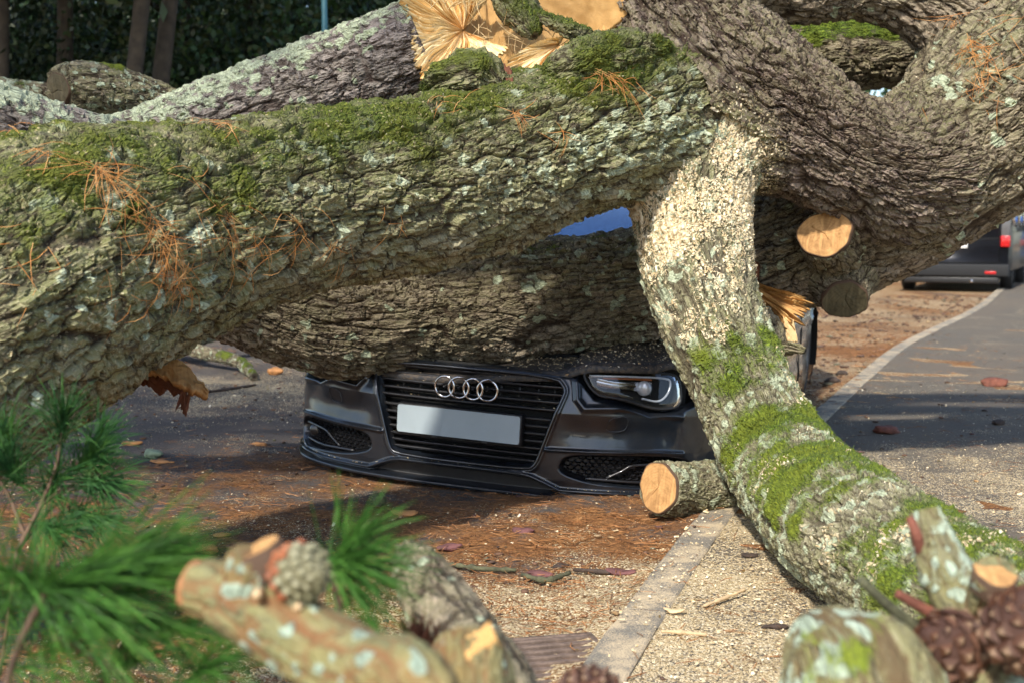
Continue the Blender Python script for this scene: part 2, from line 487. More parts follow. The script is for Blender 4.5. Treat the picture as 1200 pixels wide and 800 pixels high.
# ================================================================ the fallen tree
def bark_mat(name, c0, c1, c2, crack, algae=(0.160, 0.172, 0.062), moss=(0.105, 0.165, 0.020), lichen=(0.41, 0.455, 0.315), bump=0.9, cscale=0.8, dusty=False, mossk=10.0):
    """all broad patterns come from the surface itself (bk, bk2, buv attributes); the nodes add the fine grain"""
    m = NT(name)
    pl, ht, li, mo = m.attr("bk")
    sa, al, med, f2 = m.attr("bk2")
    uv = m.n("ShaderNodeAttribute", attribute_name="buv").outputs["Vector"]
    nz = m.n("ShaderNodeTexNoise", noise_dimensions='2D', i_Scale=1.3, i_Detail=3.0, i_Roughness=0.68); m.l(uv, nz.inputs["Vector"])
    fine = nz.outputs["Fac"]                               # flakes, stretched along the limb
    wv = m.n("ShaderNodeVectorMath", operation='MULTIPLY_ADD'); m.l(nz.outputs["Color"], wv.inputs[0]); wv.inputs[1].default_value = (1.2, 1.2, 0); m.l(uv, wv.inputs[2])
    vd = m.n("ShaderNodeTexVoronoi", voronoi_dimensions='2D', feature='DISTANCE_TO_EDGE', i_Scale=cscale); m.l(wv.outputs[0], vd.inputs["Vector"])
    edge = vd.outputs["Distance"]
    gap = m.ramp(edge, [(0.0, 0.0), (0.055, 0.30), (0.15, 1.0)])     # 0 in the gaps between plates
    gu = m.n("ShaderNodeVectorMath", operation='MULTIPLY'); m.l(uv, gu.inputs[0]); gu.inputs[1].default_value = (9.0, 4.2, 0)
    gn = m.n("ShaderNodeTexNoise", noise_dimensions='2D', i_Scale=1.0, i_Detail=1.5, i_Roughness=0.6); m.l(gu.outputs[0], gn.inputs["Vector"])
    grain = gn.outputs["Fac"]
    c = m.mix(m.ramp(pl, [(0.15, 0.0), (0.85, 1.0)]), c0, c1)
    c = m.mix(m.ramp(med, [(0.35, 0.0), (0.70, 0.85)]), c, c2)
    c = m.mix(m.math('MULTIPLY', al, m.ramp(fine, [(0.33, 0.35), (0.62, 1.0)])), c, algae)
    c = m.mix(m.ramp(fine, [(0.30, 0.75), (0.50, 0.0)]), c, tuple(x * 0.42 for x in c0))
    c = m.mix(m.ramp(grain, [(0.50, 0.0), (0.80, 0.55)]), c, tuple(min(1, x * 1.7) for x in c1))
    # inner bark shows dark red-brown where the plates have split
    c = m.mix(m.ramp(gap, [(0.0, 0.9), (0.5, 0.0)]), c, crack)
    c = m.mix(m.ramp(ht, [(0.12, 0.95), (0.45, 0.0)]), c, crack)
    brk = m.math('ADD', m.math('ADD', m.math('MULTIPLY', fine, 0.30), m.math('MULTIPLY', grain, 0.22)), 0.24)
    def mask(d, k):
        return m.math('MULTIPLY', m.math('SUBTRACT', m.math('ADD', brk, d), 1.0), k, True)
    lm = mask(li, 11.0)
    lc = m.ramp(grain, [(0.32, tuple(x * 0.62 for x in lichen)), (0.68, tuple(min(1, x * 1.18) for x in lichen))])
    c = m.mix(lm, c, lc)
    mm = mask(mo, mossk)
    mc = m.ramp(grain, [(0.28, tuple(x * 0.33 for x in moss)), (0.52, moss), (0.76, (moss[0] * 2.3, moss[1] * 1.8, moss[2] * 1.8))])
    mc = m.mix(m.ramp(med, [(0.4, 0.0), (0.75, 0.6)]), mc, (moss[0] * 1.7, moss[1] * 1.25, moss[2] * 1.1))
    c = m.mix(mm, c, mc)
    vn = m.n("ShaderNodeTexVoronoi" if dusty else "ShaderNodeTexWhiteNoise")
    if dusty:
        vn.voronoi_dimensions = '2D'
        vn.inputs["Scale"].default_value = 1.0
        m.l(gu.outputs[0], vn.inputs["Vector"])
    else:
        sn = m.n("ShaderNodeVectorMath", operation='SNAP'); sn.inputs[1].default_value = (0.006, 0.006, 0.006)
        m.l(m.obj(), sn.inputs[0]); m.l(sn.outputs[0], vn.inputs["Vector"])
    sp = m.n("ShaderNodeSeparateColor"); m.l(vn.outputs["Color"], sp.inputs[0])
    sm = m.math('MULTIPLY', m.math('SUBTRACT', m.math('ADD', sp.outputs[1], sa), 1.0), 8.0, True)
    sc = m.ramp(sp.outputs[0], [(0.0, (0.48, 0.36, 0.19)), (0.5, (0.70, 0.57, 0.36)), (1.0, (0.84, 0.76, 0.56))])
    c = m.mix(sm, c, sc)
    m.col(c)
    m.set(Roughness=0.88, Specular_IOR_Level=0.22)
    fl = m.math('SNAP', fine, 0.09)                        # layered flakes: little steps
    h = m.math('ADD', m.math('MULTIPLY', fl, 2.4), m.math('MULTIPLY', grain, 0.7))
    h = m.math('ADD', h, m.math('MULTIPLY', gap, 1.5))
    h = m.math('ADD', h, m.math('MULTIPLY', m.math('MULTIPLY', grain, mm), 2.0))
    h = m.math('ADD', h, m.math('MULTIPLY', m.math('ADD', lm, sm), 0.4))
    m.bump(h, bump, 0.008)
    return m.m

M_A = bark_mat("bark_grey_olive", (0.160, 0.145, 0.090), (0.30, 0.272, 0.178), (0.205, 0.205, 0.105), (0.042, 0.028, 0.020), cscale=0.42, bump=0.8, moss=(0.088, 0.125, 0.022), mossk=5.0)
M_T = bark_mat("bark_purple_grey", (0.118, 0.080, 0.066), (0.245, 0.186, 0.162), (0.170, 0.125, 0.102), (0.034, 0.019, 0.014), cscale=0.58)
M_C = bark_mat("bark_brown", (0.155, 0.120, 0.084), (0.31, 0.25, 0.185), (0.225, 0.195, 0.130), (0.040, 0.025, 0.016), cscale=0.55)
M_B = bark_mat("bark_pale_lichen", (0.175, 0.155, 0.105), (0.33, 0.295, 0.21), (0.25, 0.235, 0.145), (0.085, 0.068, 0.045), cscale=0.9, dusty=True, bump=0.7, mossk=6.0)
M_E = bark_mat("bark_pinkish_grey", (0.165, 0.138, 0.124), (0.30, 0.258, 0.238), (0.22, 0.19, 0.168), (0.050, 0.032, 0.026), cscale=0.5)

def wood_mat(name, c0, c1, rings=True, sc=90.0):
    m = NT(name)
    if rings:
        ln = m.n("ShaderNodeVectorMath", operation='LENGTH')
        mp = m.n("ShaderNodeVectorMath", operation='ADD')
        nz = m.n("ShaderNodeTexNoise", i_Scale=9.0, i_Detail=3.0); m.l(m.obj(), nz.inputs["Vector"])
        ms = m.n("ShaderNodeVectorMath", operation='SCALE'); m.l(nz.outputs["Color"], ms.inputs[0]); ms.inputs["Scale"].default_value = 0.04
        m.l(m.obj(), mp.inputs[0]); m.l(ms.outputs[0], mp.inputs[1]); m.l(mp.outputs[0], ln.inputs[0])
        r = m.math('FRACT', m.math('MULTIPLY', ln.outputs["Value"], sc))
        f = m.ramp(r, [(0.0, 0.0), (0.7, 0.25), (0.93, 0.8), (1.0, 0.1)])
    else:
        f = m.noise(sc, 4, 0.6)
    c = m.mix(f, c0, c1)
    c = m.mix(m.ramp(m.noise(11, 5, 0.65), [(0.38, 0.0), (0.70, 0.75)]), c, tuple(x * 0.62 for x in c1))
    if rings:
        ra, rd, saw, _ = m.attr("streak")
        c = m.mix(m.ramp(ra, [(0.60, 0.0), (0.85, 0.5)]), c, tuple(x * 0.55 for x in c1))          # medullary streaks
        c = m.mix(m.ramp(saw, [(0.45, 0.0), (0.8, 0.35)]), c, tuple(min(1, x * 1.35) for x in c0))  # saw marks
        c = m.mix(m.ramp(rd, [(0.90, 0.0), (0.95, 1.0)]), c, (0.075, 0.045, 0.028))               # bark ring
    m.col(c); m.set(Roughness=0.75, Specular_IOR_Level=0.25)
    m.bump(m.noise(190, 3), 0.4, 0.003)
    return m.m

W_CUT = wood_mat("cut_pine_wood", (0.52, 0.30, 0.12), (0.40, 0.205, 0.075))
W_OLD = wood_mat("weathered_cut_wood", (0.105, 0.088, 0.050), (0.065, 0.055, 0.030))
W_RAW = wood_mat("torn_pine_wood", (0.66, 0.42, 0.17), (0.56, 0.31, 0.10), False, 40)
W_PALE = wood_mat("pale_splinter_wood", (0.78, 0.60, 0.34), (0.66, 0.45, 0.2), False, 60)
W_RED = wood_mat("red_inner_bark", (0.20, 0.075, 0.035), (0.13, 0.05, 0.03), False, 30)

SMOOTH_BARK = False
MOSSY, DUSTY = [], []      # places where moss and sawdust sit thick
LIMBS = {}          # name -> resampled centre line with radii, used to round the forks

def limb_line(path):
    q = np.array([[*P(px, py, d), r / FPX * d] for px, py, d, r in path])
    return q

def limb_dist(p, q):
    """signed distance of points p to the limb with the centre line q"""
    best = np.full(len(p), 9.0)
    for a, b in zip(q[:-1], q[1:]):
        ab = b[:3] - a[:3]
        t = np.clip(((p - a[:3]) @ ab) / (ab @ ab), 0, 1)
        d = np.linalg.norm(p - a[:3] - t[:, None] * ab, axis=1) - (a[3] + (b[3] - a[3]) * t)
        best = np.minimum(best, d)
    return best

FUZZ = True
def make_limb(key, name, path, mat, parent, org, cell=(0.085, 0.04), amp=0.016, step=0.0062, near=(), fill=0.12, paint=None, seed=1, lump=0.06,
              line=None, cap=True, knots=()):
    q0 = limb_line(path) if line is None else np.asarray(line, float)
    q, s = resample(q0, step=step)
    c, r = q[:, :3], q[:, 3]
    rm = r.mean()
    ncirc = int(2 * math.pi * rm / step * 0.72)
    # denser on the side that can be seen, coarser at the back (angle 0 points away from the road user)
    t = np.linspace(0, 1, ncirc, endpoint=False)
    ang = 2 * math.pi * t + 0.62 * np.sin(2 * math.pi * t)
    T, N, B = frames(c)
    th = np.tile(ang, len(c)); ss = np.repeat(s, ncirc); rr = np.repeat(r, ncirc)
    dirs = (np.cos(ang)[None, :, None] * N[:, None] + np.sin(ang)[None, :, None] * B[:, None]).reshape(-1, 3)
    cc = np.repeat(c, ncirc, axis=0)
    p = cc + dirs * rr[:, None]
    off = lump * rr * fbm(p * 3.1, 3, seed) + 0.5 * lump * rr * noise3(p * 9.0, seed + 5)
    for kx, ky, kr, kh in knots:                                        # swellings: place along (m), angle, radius, height
        d2 = ((ss - kx) ** 2 + (((th - ky + math.pi) % (2 * math.pi) - math.pi) * rr) ** 2) / kr ** 2
        off += kh * np.exp(-d2)
    for nb in near:
        dj = limb_dist(p, LIMBS[nb])
        h = np.where(dj > 0, fill * 0.28 * np.clip(1 - dj / fill, 0, 1) ** 2, 0)
        off += h
    p = p + dirs * off[:, None]
    # bark plates
    w = np.stack([noise3(p * 14, seed + 31), noise3(p * 14 + 7.7, seed + 32)], 1)
    w2 = np.stack([noise3(p * 45, seed + 33), noise3(p * 45 + 3.3, seed + 34)], 1)
    ncell = max(5, int(round(2 * math.pi * rm / cell[1])))
    v = th / (2 * math.pi) * ncell
    twist = 0.35 * np.sin(ss * 1.7 + seed)
    u1 = ss / cell[0] + 0.35 * w[:, 0] + 0.10 * w2[:, 0]
    v1 = v + twist + 0.40 * w[:, 1] + 0.14 * w2[:, 1]
    f1, f2, rid, ou, ov = voronoi(u1, v1, ncell, seed * 7 + 1)
    ed = f2 - f1
    plate = sstep(0.0, 0.09, ed)
    tilt = (ov * np.cos(rid * 40) + ou * np.sin(rid * 40)) * 0.5 + 0.5 * ov
    h1 = plate * (0.40 + 0.60 * rid + 0.5 * tilt)
    n2 = ncell * 3
    g1, g2, rid2, ou2, ov2 = voronoi(u1 * 2.4 + 0.3 * w2[:, 1], v1 * 3 + 0.3 * w2[:, 0], n2, seed * 7 + 3)
    h2 = sstep(0.0, 0.16, g2 - g1) * (0.35 + 0.65 * rid2 + 0.5 * ov2)
    # layered flakes: terraces of a stretched noise
    tn = 4.0 * (0.5 + 0.8 * fbm(np.stack([ss / cell[0] * 0.9 + 0.2 * w2[:, 0], v1 * 0.9, 0 * ss + seed * 3.1], 1), 3, seed + 70))
    ter = (np.floor(tn) + sstep(0.72, 1.0, tn - np.floor(tn))) / 4.0
    # long fissures that join plates
    fis = np.abs(noise3(np.stack([ss * 3.2, v * cell[1] * 21 + 0.6 * w[:, 0], 0 * ss + seed], 1), seed + 40))
    fiss = sstep(0.0, 0.16, fis)
    fine = fbm(p * 70, 2, seed + 60)
    hh = (0.46 * h1 + 0.20 * h2 + 0.42 * ter) * (0.30 + 0.70 * fiss) + 0.08 * fine
    disp = amp * (hh - 0.45) * 2.1
    nz_ = dirs[:, 2]
    pr = dict(s=ss, sn=ss / s[-1], th=th, nx=dirs[:, 0], ny=dirs[:, 1], nz=nz_, p=p, low=fbm(p * 2.2, 3, seed + 80), mid=fbm(p * 7, 3, seed + 90), fin=fbm(p * 28, 2, seed + 91), rid=rid, h=hh)
    li = np.zeros(len(p)); mo = np.zeros(len(p)); sa = np.zeros(len(p)); al = np.zeros(len(p))
    if paint:
        li, mo, sa, al = paint(pr)
    n17 = 0.45 * fbm(p * 9, 2, seed + 94) + 0.75 * fbm(p * 34, 2, seed + 95); n11 = fbm(p * 11, 3, seed + 96)
    # patches with a shape of their own: density plus patch noise
    # lichen rosettes: ragged discs of their own, many where the growth is dense
    rs = 0.055 if rm > 0.1 else 0.022
    nr_ = max(4, int(round(2 * math.pi * rm / rs)))
    q1, q2, qr, _, _ = voronoi(ss / rs + 0.3 * w2[:, 0], th / (2 * math.pi) * nr_ + 0.3 * w2[:, 1], nr_, seed * 7 + 5)
    rad_ = 0.14 + 0.34 * ((qr * 7.31) % 1.0)
    spot = np.where(qr < np.clip((li - 0.26) * 2.1, 0, 0.85), 0.5 + (rad_ - q1) * 2.2 + 0.28 * noise3(p * 90, seed + 98), 0)
    li = np.maximum(np.clip(spot, 0, 0.85), li - 0.10 + 0.42 * n17); mo = mo + 0.36 * n11; sa = np.clip(sa - 0.24, 0, 1) * 1.55 + 0.12 * fbm(p * 14, 2, seed + 97) * (sa > 0.3)
    disp += 0.006 * sstep(0.45, 0.75, mo) + 0.003 * sstep(0.45, 0.7, li) * (0.5 + fine)
    p = p + dirs * disp[:, None]
    near_side = dirs[:, 1] < 0.35
    k = (mo > (0.56 if mat is not M_A or rm < 0.1 else 0.72)) & near_side; MOSSY.append((p[k], dirs[k]))
    k = (sa > 0.34) & near_side; DUSTY.append((p[k], dirs[k]))
    F = grid_faces(len(c), ncirc, True)
    nb_ = len(p)
    if cap:
        p = np.vstack([p, c[:1], c[-1:]])
        j = np.arange(ncirc)
        F = np.vstack([F, np.stack([j * 0 + nb_, (j + 1) % ncirc, j, j], 1)[:, [0, 1, 2, 2]],
                       np.stack([j * 0 + nb_ + 1, nb_ - ncirc + j, nb_ - ncirc + (j + 1) % ncirc, nb_ - ncirc + (j + 1) % ncirc], 1)])
    z2 = np.zeros((2, 4)) if cap else np.zeros((0, 4))
    bk = np.vstack([np.stack([rid * 0.7 + rid2 * 0.3, np.clip(hh * 1.15, 0, 1), np.clip(li, 0, 1), np.clip(mo, 0, 1)], 1), z2])
    bk2 = np.vstack([np.stack([np.clip(sa, 0, 1), np.clip(al, 0, 1), 0.5 + 0.6 * n11, 0.5 + 0.5 * fine], 1), z2])
    buv = np.vstack([np.stack([ss * 17, th * rm * 42, 0 * th], 1), np.zeros((2 if cap else 0, 3))])
    buv[:len(w2), 0] += 0.5 * w2[:, 0]
    # caps are triangles: build them as degenerate-free list only when needed
    me_F = F
    if cap:
        tri = F[-2 * ncirc:, :3]
        quads = F[:-2 * ncirc]
        V = p - np.asarray(org)
        me = bpy.data.meshes.new(name)
        me.vertices.add(len(V)); me.vertices.foreach_set("co", V.astype(np.float32).ravel())
        me.loops.add(quads.size + tri.size)
        me.loops.foreach_set("vertex_index", np.r_[quads.ravel(), tri.ravel()].astype(np.int32))
        me.polygons.add(len(quads) + len(tri))
        me.polygons.foreach_set("loop_start", np.r_[np.arange(len(quads)) * 4, quads.size + np.arange(len(tri)) * 3].astype(np.int32))
        me.update(calc_edges=True)
        me.polygons.foreach_set("use_smooth", np.full(len(me.polygons), SMOOTH_BARK, dtype=bool))
        me.materials.append(mat)
        for k_, a_ in (("bk", bk), ("bk2", bk2), ("buv", np.c_[buv, np.ones(len(buv))])):
            at = me.attributes.new(k_, 'FLOAT_COLOR', 'POINT'); at.data.foreach_set("color", a_.astype(np.float32).ravel())
        o = link(name, me, parent)
    else:
        o = mobj(name, p, me_F, mat, parent, org, attrs={"bk": bk, "bk2": bk2, "buv": buv})
    return o

def cut_face(name, centre, normal, radius, mat, parent, org, seed=1, rough=0.004, ecc=1.0, up=(0, 0, 1)):
    """sawn end: an uneven disc with a short rim, own origin at the pith"""
    n = np.asarray(normal, float); n /= np.linalg.norm(n)
    a = np.cross(up, n); a /= np.linalg.norm(a)
    b = np.cross(n, a)
    nr, na = 30, 110
    rr = np.linspace(0, 1, nr); aa = np.linspace(0, 2 * math.pi, na, endpoint=False)
    R, A = np.meshgrid(rr, aa, indexing='ij')
    k = 1 + 0.05 * np.sin(2 * A + seed) + 0.035 * np.sin(3 * A + 2 * seed) + 0.02 * np.sin(7 * A + seed * 3)
    x, y = R * radius * k * np.cos(A) * ecc, R * radius * k * np.sin(A)
    q = np.stack([x.ravel(), y.ravel(), 0 * x.ravel()], 1)
    z = rough * fbm(q * 35 + seed, 3, seed) + rough * 1.4 * (noise3(q * np.array([10, 2, 1]) + seed, seed) > 0.25)
    z -= 0.03 * (R.ravel() > 0.999)
    pith = np.array([0.18 * radius, -0.12 * radius, 0])
    V = a[None] * (q[:, :1] - pith[0]) + b[None] * (q[:, 1:2] - pith[1]) + n[None] * z[:, None]
    # one or two drying cracks run out from the pith
    an = A.ravel()
    F = grid_faces(nr, na, True)
    ra = 0.5 + 0.6 * noise3(np.stack([np.cos(an) * 9, np.sin(an) * 9, R.ravel() * 0.6 + seed], 1), seed + 8)
    for k_ in range(2):
        dd = np.abs((an - seed * 1.3 - k_ * 2.6 + 0.05 * noise3(q * 60, seed) + math.pi) % (2 * math.pi) - math.pi) * R.ravel()
        cr = np.exp(-(dd / (0.016 + 0.012 * R.ravel())) ** 2) * sstep(0.85 - 0.3 * k_, 0.5 - 0.3 * k_, R.ravel()) * 0.8
        ra = np.maximum(ra, cr * 1.2)
        V = V - n[None] * (0.005 * cr * radius / 0.1)[:, None]
    sawm = 0.5 + 0.5 * np.sin(x.ravel() * 240 + 3 * noise3(q * 20, seed)) * noise3(q * np.array([60, 6, 1]) + 3, seed + 2)
    me = mesh_data(name, V, F, mat, attrs={"streak": np.stack([ra, R.ravel(), sawm], 1)})
    o = link(name, me, parent)
    o.location = tuple(np.asarray(centre) + a * pith[0] + b * pith[1] - np.asarray(org))
    return o

TREE_ORG = P(1180, 140, 5.2) * np.array([1, 1, 0])
tree = thing("fallen_tree", TREE_ORG, "huge fallen pine with mossy lichen-covered limbs crushing the dark car", "tree")

PATHS = {
    "A": [(-230, 500, 2.95, 195), (-90, 400, 3.1, 182), (30, 330, 3.3, 166), (120, 298, 3.5, 145), (200, 276, 3.7, 126), (350, 241, 4.0, 104), (500, 214, 4.3, 97),
          (600, 186, 4.48, 93), (690, 156, 4.63, 88), (750, 138, 4.78, 82), (795, 124, 4.95, 66), (830, 112, 5.12, 40)],
    "T": [(735, -75, 5.1, 62), (785, 15, 5.03, 74), (845, 88, 4.97, 88), (915, 138, 4.97, 77), (985, 180, 5.02, 70), (1055, 200, 5.12, 70), (1125, 168, 5.25, 72), (1210, 105, 5.3, 74)],
    "R": [(120, 300, 5.0, 55), (220, 328, 5.2, 58), (300, 348, 5.32, 62), (375, 370, 5.40, 69), (445, 370, 5.47, 70), (520, 362, 5.55, 70), (620, 352, 5.58, 70), (720, 340, 5.6, 68), (810, 324, 5.6, 70), (900, 297, 5.55, 74),
          (1000, 258, 5.45, 82), (1090, 203, 5.32, 90), (1180, 130, 5.22, 104), (1300, 30, 5.1, 120), (1420, -70, 5.0, 130)],
    "B": [(880, 40, 5.22, 30), (856, 100, 5.18, 56), (830, 158, 4.94, 70), (815, 208, 4.84, 71), (811, 255, 4.77, 68), (816, 312, 4.69, 64), (833, 372, 4.6, 60), (861, 438, 4.53, 58), (890, 500, 4.42, 60),
          (928, 560, 4.2, 66), (978, 610, 3.66, 74), (1040, 655, 3.25, 84), (1120, 708, 2.85, 92), (1240, 775, 2.45, 100)],
    "M": [(1190, 70, 5.3, 85), (1130, 22, 5.3, 62), (1070, -6, 5.3, 46), (1000, -24, 5.3, 44), (920, -24, 5.3, 50), (845, -45, 5.25, 56), (780, -80, 5.2, 60)],
    "I": [(800, 118, 6.0, 40), (880, 88, 6.0, 44), (960, 70, 6.0, 45), (1040, 62, 6.0, 40), (1130, 66, 6.0, 42), (1230, 80, 6.0, 40)],
    "E": [(60, 232, 5.0, 58), (180, 185, 4.95, 60), (300, 137, 4.9, 60), (400, 98, 4.85, 60), (465, 72, 4.8, 60), (503, 54, 4.78, 58)],
    "H": [(-260, 60, 4.3, 52), (-120, 105, 4.35, 50), (-20, 145, 4.4, 50), (80, 172, 4.5, 46), (160, 190, 4.55, 40)],
}
for k_, v_ in PATHS.items():
    LIMBS[k_] = resample(limb_line(v_), n=28)[0]

def paint_A(q):
    li = 0.37 + 0.10 * q["low"] + 0.13 * sstep(0.40, 0.85, q["sn"]) * sstep(0.8, -0.2, q["nz"]) + 0.06 * q["mid"]
    li = np.where(q["nz"] < -0.45, li - 0.15, li)
    mo = 0.17 + 0.46 * sstep(-0.15, 0.55, q["nz"]) * (1 - 0.30 * sstep(0.35, 0.6, q["sn"]) * sstep(0.80, 0.35, q["nz"])) + 0.16 * q["low"] + 0.10 * q["mid"] + 0.10 * (q["h"] - 0.5)
    mo = np.where(q["nz"] < -0.15, 0, mo)
    al = np.clip(0.70 + 0.3 * q["low"] + 0.25 * q["nz"], 0, 0.95) * sstep(-0.75, -0.2, q["nz"])
    return li, mo, 0 * li + 0.28 * (q["nz"] > -0.2), al

def paint_T(q):
    li = 0.24 + 0.10 * q["low"]
    mo = 0.12 + 0.30 * sstep(0.5, 0.95, q["nz"]) * sstep(0.45, 0.1, q["sn"]) + 0.1 * q["low"]
    al = np.clip(0.22 + 0.35 * q["low"] + 0.25 * sstep(0.15, 0.5, q["nz"]), 0, 0.6)
    al = np.clip(al + 0.3 * sstep(0.5, -0.4, q["nz"]) * sstep(0.45, 0.3, q["sn"]) + 0.35 * sstep(0.55, 0.8, q["sn"]), 0, 0.75)
    nb = sstep(0.14, 0.0, limb_dist(q["p"], LIMBS["B"]))            # the fork wears the branch's lichen
    return li + 0.22 * nb, mo, 0.26 + 0.22 * nb + 0.2 * nb * q["mid"], np.clip(al + 0.6 * nb, 0, 0.95)

def paint_R(q):
    li = 0.30 + 0.12 * q["low"] + 0.06 * sstep(0.3, 0.45, q["sn"])
    mo = 0.14 + 0.22 * sstep(0.5, 0.95, q["nz"]) + 0.12 * q["low"]
    mo = np.where(q["nz"] < 0.1, 0.1, mo)
    al = np.clip(0.25 + 0.4 * q["low"] + 0.2 * q["nz"] + 0.2 * sstep(0.75, 0.9, q["sn"]), 0, 0.7)
    return li, mo, 0.22 + 0.08 * q["nz"], al

def paint_B(q):
    sn = q["sn"]
    li = 0.50 + 0.14 * q["low"] + 0.03 * np.sin(q["s"] * 11 + 5 * q["low"]) * sstep(0.3, 0.45, sn) + 0.14 * q["mid"]
    mo = 0.08 + 0.50 * sstep(0.28, 0.42, sn) * sstep(-0.55, 0.15, q["nz"]) + 0.20 * q["low"] - 0.20 * q["mid"] - 0.03 * np.sin(q["s"] * 11 + 5 * q["low"])
    up = sstep(-0.35, 0.15, q["nz"] - 0.35 * q["ny"] - 0.1)
    sa = 0.20 + 0.50 * sstep(0.13, 0.24, sn) * sstep(0.42, 0.28, sn) * up + 0.55 * q["mid"] * up + 0.45 * (q["h"] - 0.55) * up + 0.05 * sstep(0.4, 0.5, sn) * sstep(0.2, 0.7, q["nz"])
    sa = sa - 0.20 * sstep(0.38, 0.46, sn) * np.abs(q["mid"])
    sa = np.where(q["nz"] < -0.5, 0.1, sa)
    al = np.clip(0.55 + 0.3 * q["low"], 0, 0.9)
    return li, mo, sa, al

def paint_E(q):
    li = 0.30 + 0.40 * sstep(-0.05, 0.65, q["nz"]) + 0.14 * q["low"]
    return li, 0.1 + 0 * li, 0.15 + 0 * li, np.clip(0.12 + 0.2 * q["low"], 0, 0.4)

def paint_mossy(q):
    li = 0.28 + 0.1 * q["low"]
    mo = 0.16 + 0.58 * sstep(-0.15, 0.5, q["nz"]) + 0.16 * q["low"]
    return li, mo, 0 * li, np.clip(0.5 + 0.3 * q["low"], 0, 0.9)

limb_A = make_limb("A", "main_limb", PATHS["A"], M_A, tree, TREE_ORG, (0.11, 0.052), 0.021, 0.0058, ("T", "B"), 0.16, paint_A, 3, 0.07)
limb_T = make_limb("T", "forked_limb", PATHS["T"], M_T, tree, TREE_ORG, (0.075, 0.036), 0.023, 0.0060, ("A", "B", "R"), 0.20, paint_T, 5, 0.10)
limb_R = make_limb("R", "trunk", PATHS["R"], M_C, tree, TREE_ORG, (0.085, 0.038), 0.018, 0.0068, ("T", "M"), 0.20, paint_R, 8, 0.08)
limb_B = make_limb("B", "drooping_branch", PATHS["B"], M_B, tree, TREE_ORG, (0.040, 0.022), 0.012, 0.0058, ("A", "T"), 0.12, paint_B, 13, 0.07)
limb_M = make_limb("M", "arching_limb", PATHS["M"], M_C, tree, TREE_ORG, (0.10, 0.04), 0.018, 0.0085, ("R", "T"), 0.2, paint_R, 17, 0.08)
limb_I = make_limb("I", "mossy_limb", PATHS["I"], M_C, tree, TREE_ORG, (0.11, 0.04), 0.018, 0.009, (), 0.2, paint_mossy, 21, 0.08)
limb_E = make_limb("E", "broken_limb", PATHS["E"], M_E, tree, TREE_ORG, (0.075, 0.036), 0.015, 0.0066, (), 0.2, paint_E, 25, 0.05)
limb_H = make_limb("H", "side_limb", PATHS["H"], M_E, tree, TREE_ORG, (0.09, 0.034), 0.015, 0.010, (), 0.2, paint_E, 27, 0.05)
# ---------------------------------------------------------------- stubs, cut ends and torn wood of the fallen tree
def stub(name, path, mat, parent, org, paint=None, seed=1, cell=(0.05, 0.026), amp=0.009, step=0.006, near=(), face=None, face_mat=None, face_name="cut_end", fscale=0.97, lump=0.05, line=None, ecc=1.0):
    q = limb_line(path) if line is None else np.asarray(line, float)
    o = make_limb(None, name, path, mat, parent, org, cell, amp, step, near, 0.10, paint, seed, lump, line=line)
    if face is not False:
        n = q[0, :3] - q[1, :3]
        if face is not None:
            n = n / np.linalg.norm(n) + np.asarray(face)
        n = n / np.linalg.norm(n)
        cut_face(face_name, q[0, :3] + n * 0.014, n, q[0, 3] * fscale, face_mat or W_CUT, o, org, seed, ecc=ecc)
    return o

stub("cut_stub", [(967, 275, 5.02, 28), (980, 292, 5.28, 38), (990, 304, 5.55, 46)], M_C, limb_R, TREE_ORG, paint_R, 31, near=(), face=None, fscale=0.98, ecc=1.22)
stub("cut_stub", [(990, 350, 5.22, 27), (986, 326, 5.36, 38), (984, 298, 5.5, 48)], M_C, limb_R, TREE_ORG, paint_R, 33, near=("R",), face=(0, -0.3, -0.2), face_mat=W_OLD)
stub("cut_stub", [(774, 571, 4.56, 31), (815, 574, 4.68, 32), (865, 568, 4.78, 33), (905, 550, 4.70, 36), (925, 540, 4.45, 40)], M_B, limb_B, TREE_ORG,
     lambda q: (0.50 + 0.2 * q["low"], 0.2 + 0.2 * q["nz"], 0.3 + 0 * q["s"], 0.5 + 0 * q["s"]), 35, near=("B",), face=(-0.12, -0.15, 0.05))
stub("cut_stub", [(88, 480, 3.66, 21), (112, 455, 3.75, 25), (150, 405, 3.85, 32)], M_C, limb_A, TREE_ORG, paint_T, 37, near=("A",), face=(0.5, -0.7, -0.1))
stub("sawn_stump", [(684, -10, 4.93, 63), (700, -6, 5.08, 66), (730, 0, 5.3, 70)], M_T, limb_T, TREE_ORG, paint_T, 39, near=("T",), face=(-0.1, -0.2, 0.0), face_mat=W_RAW)

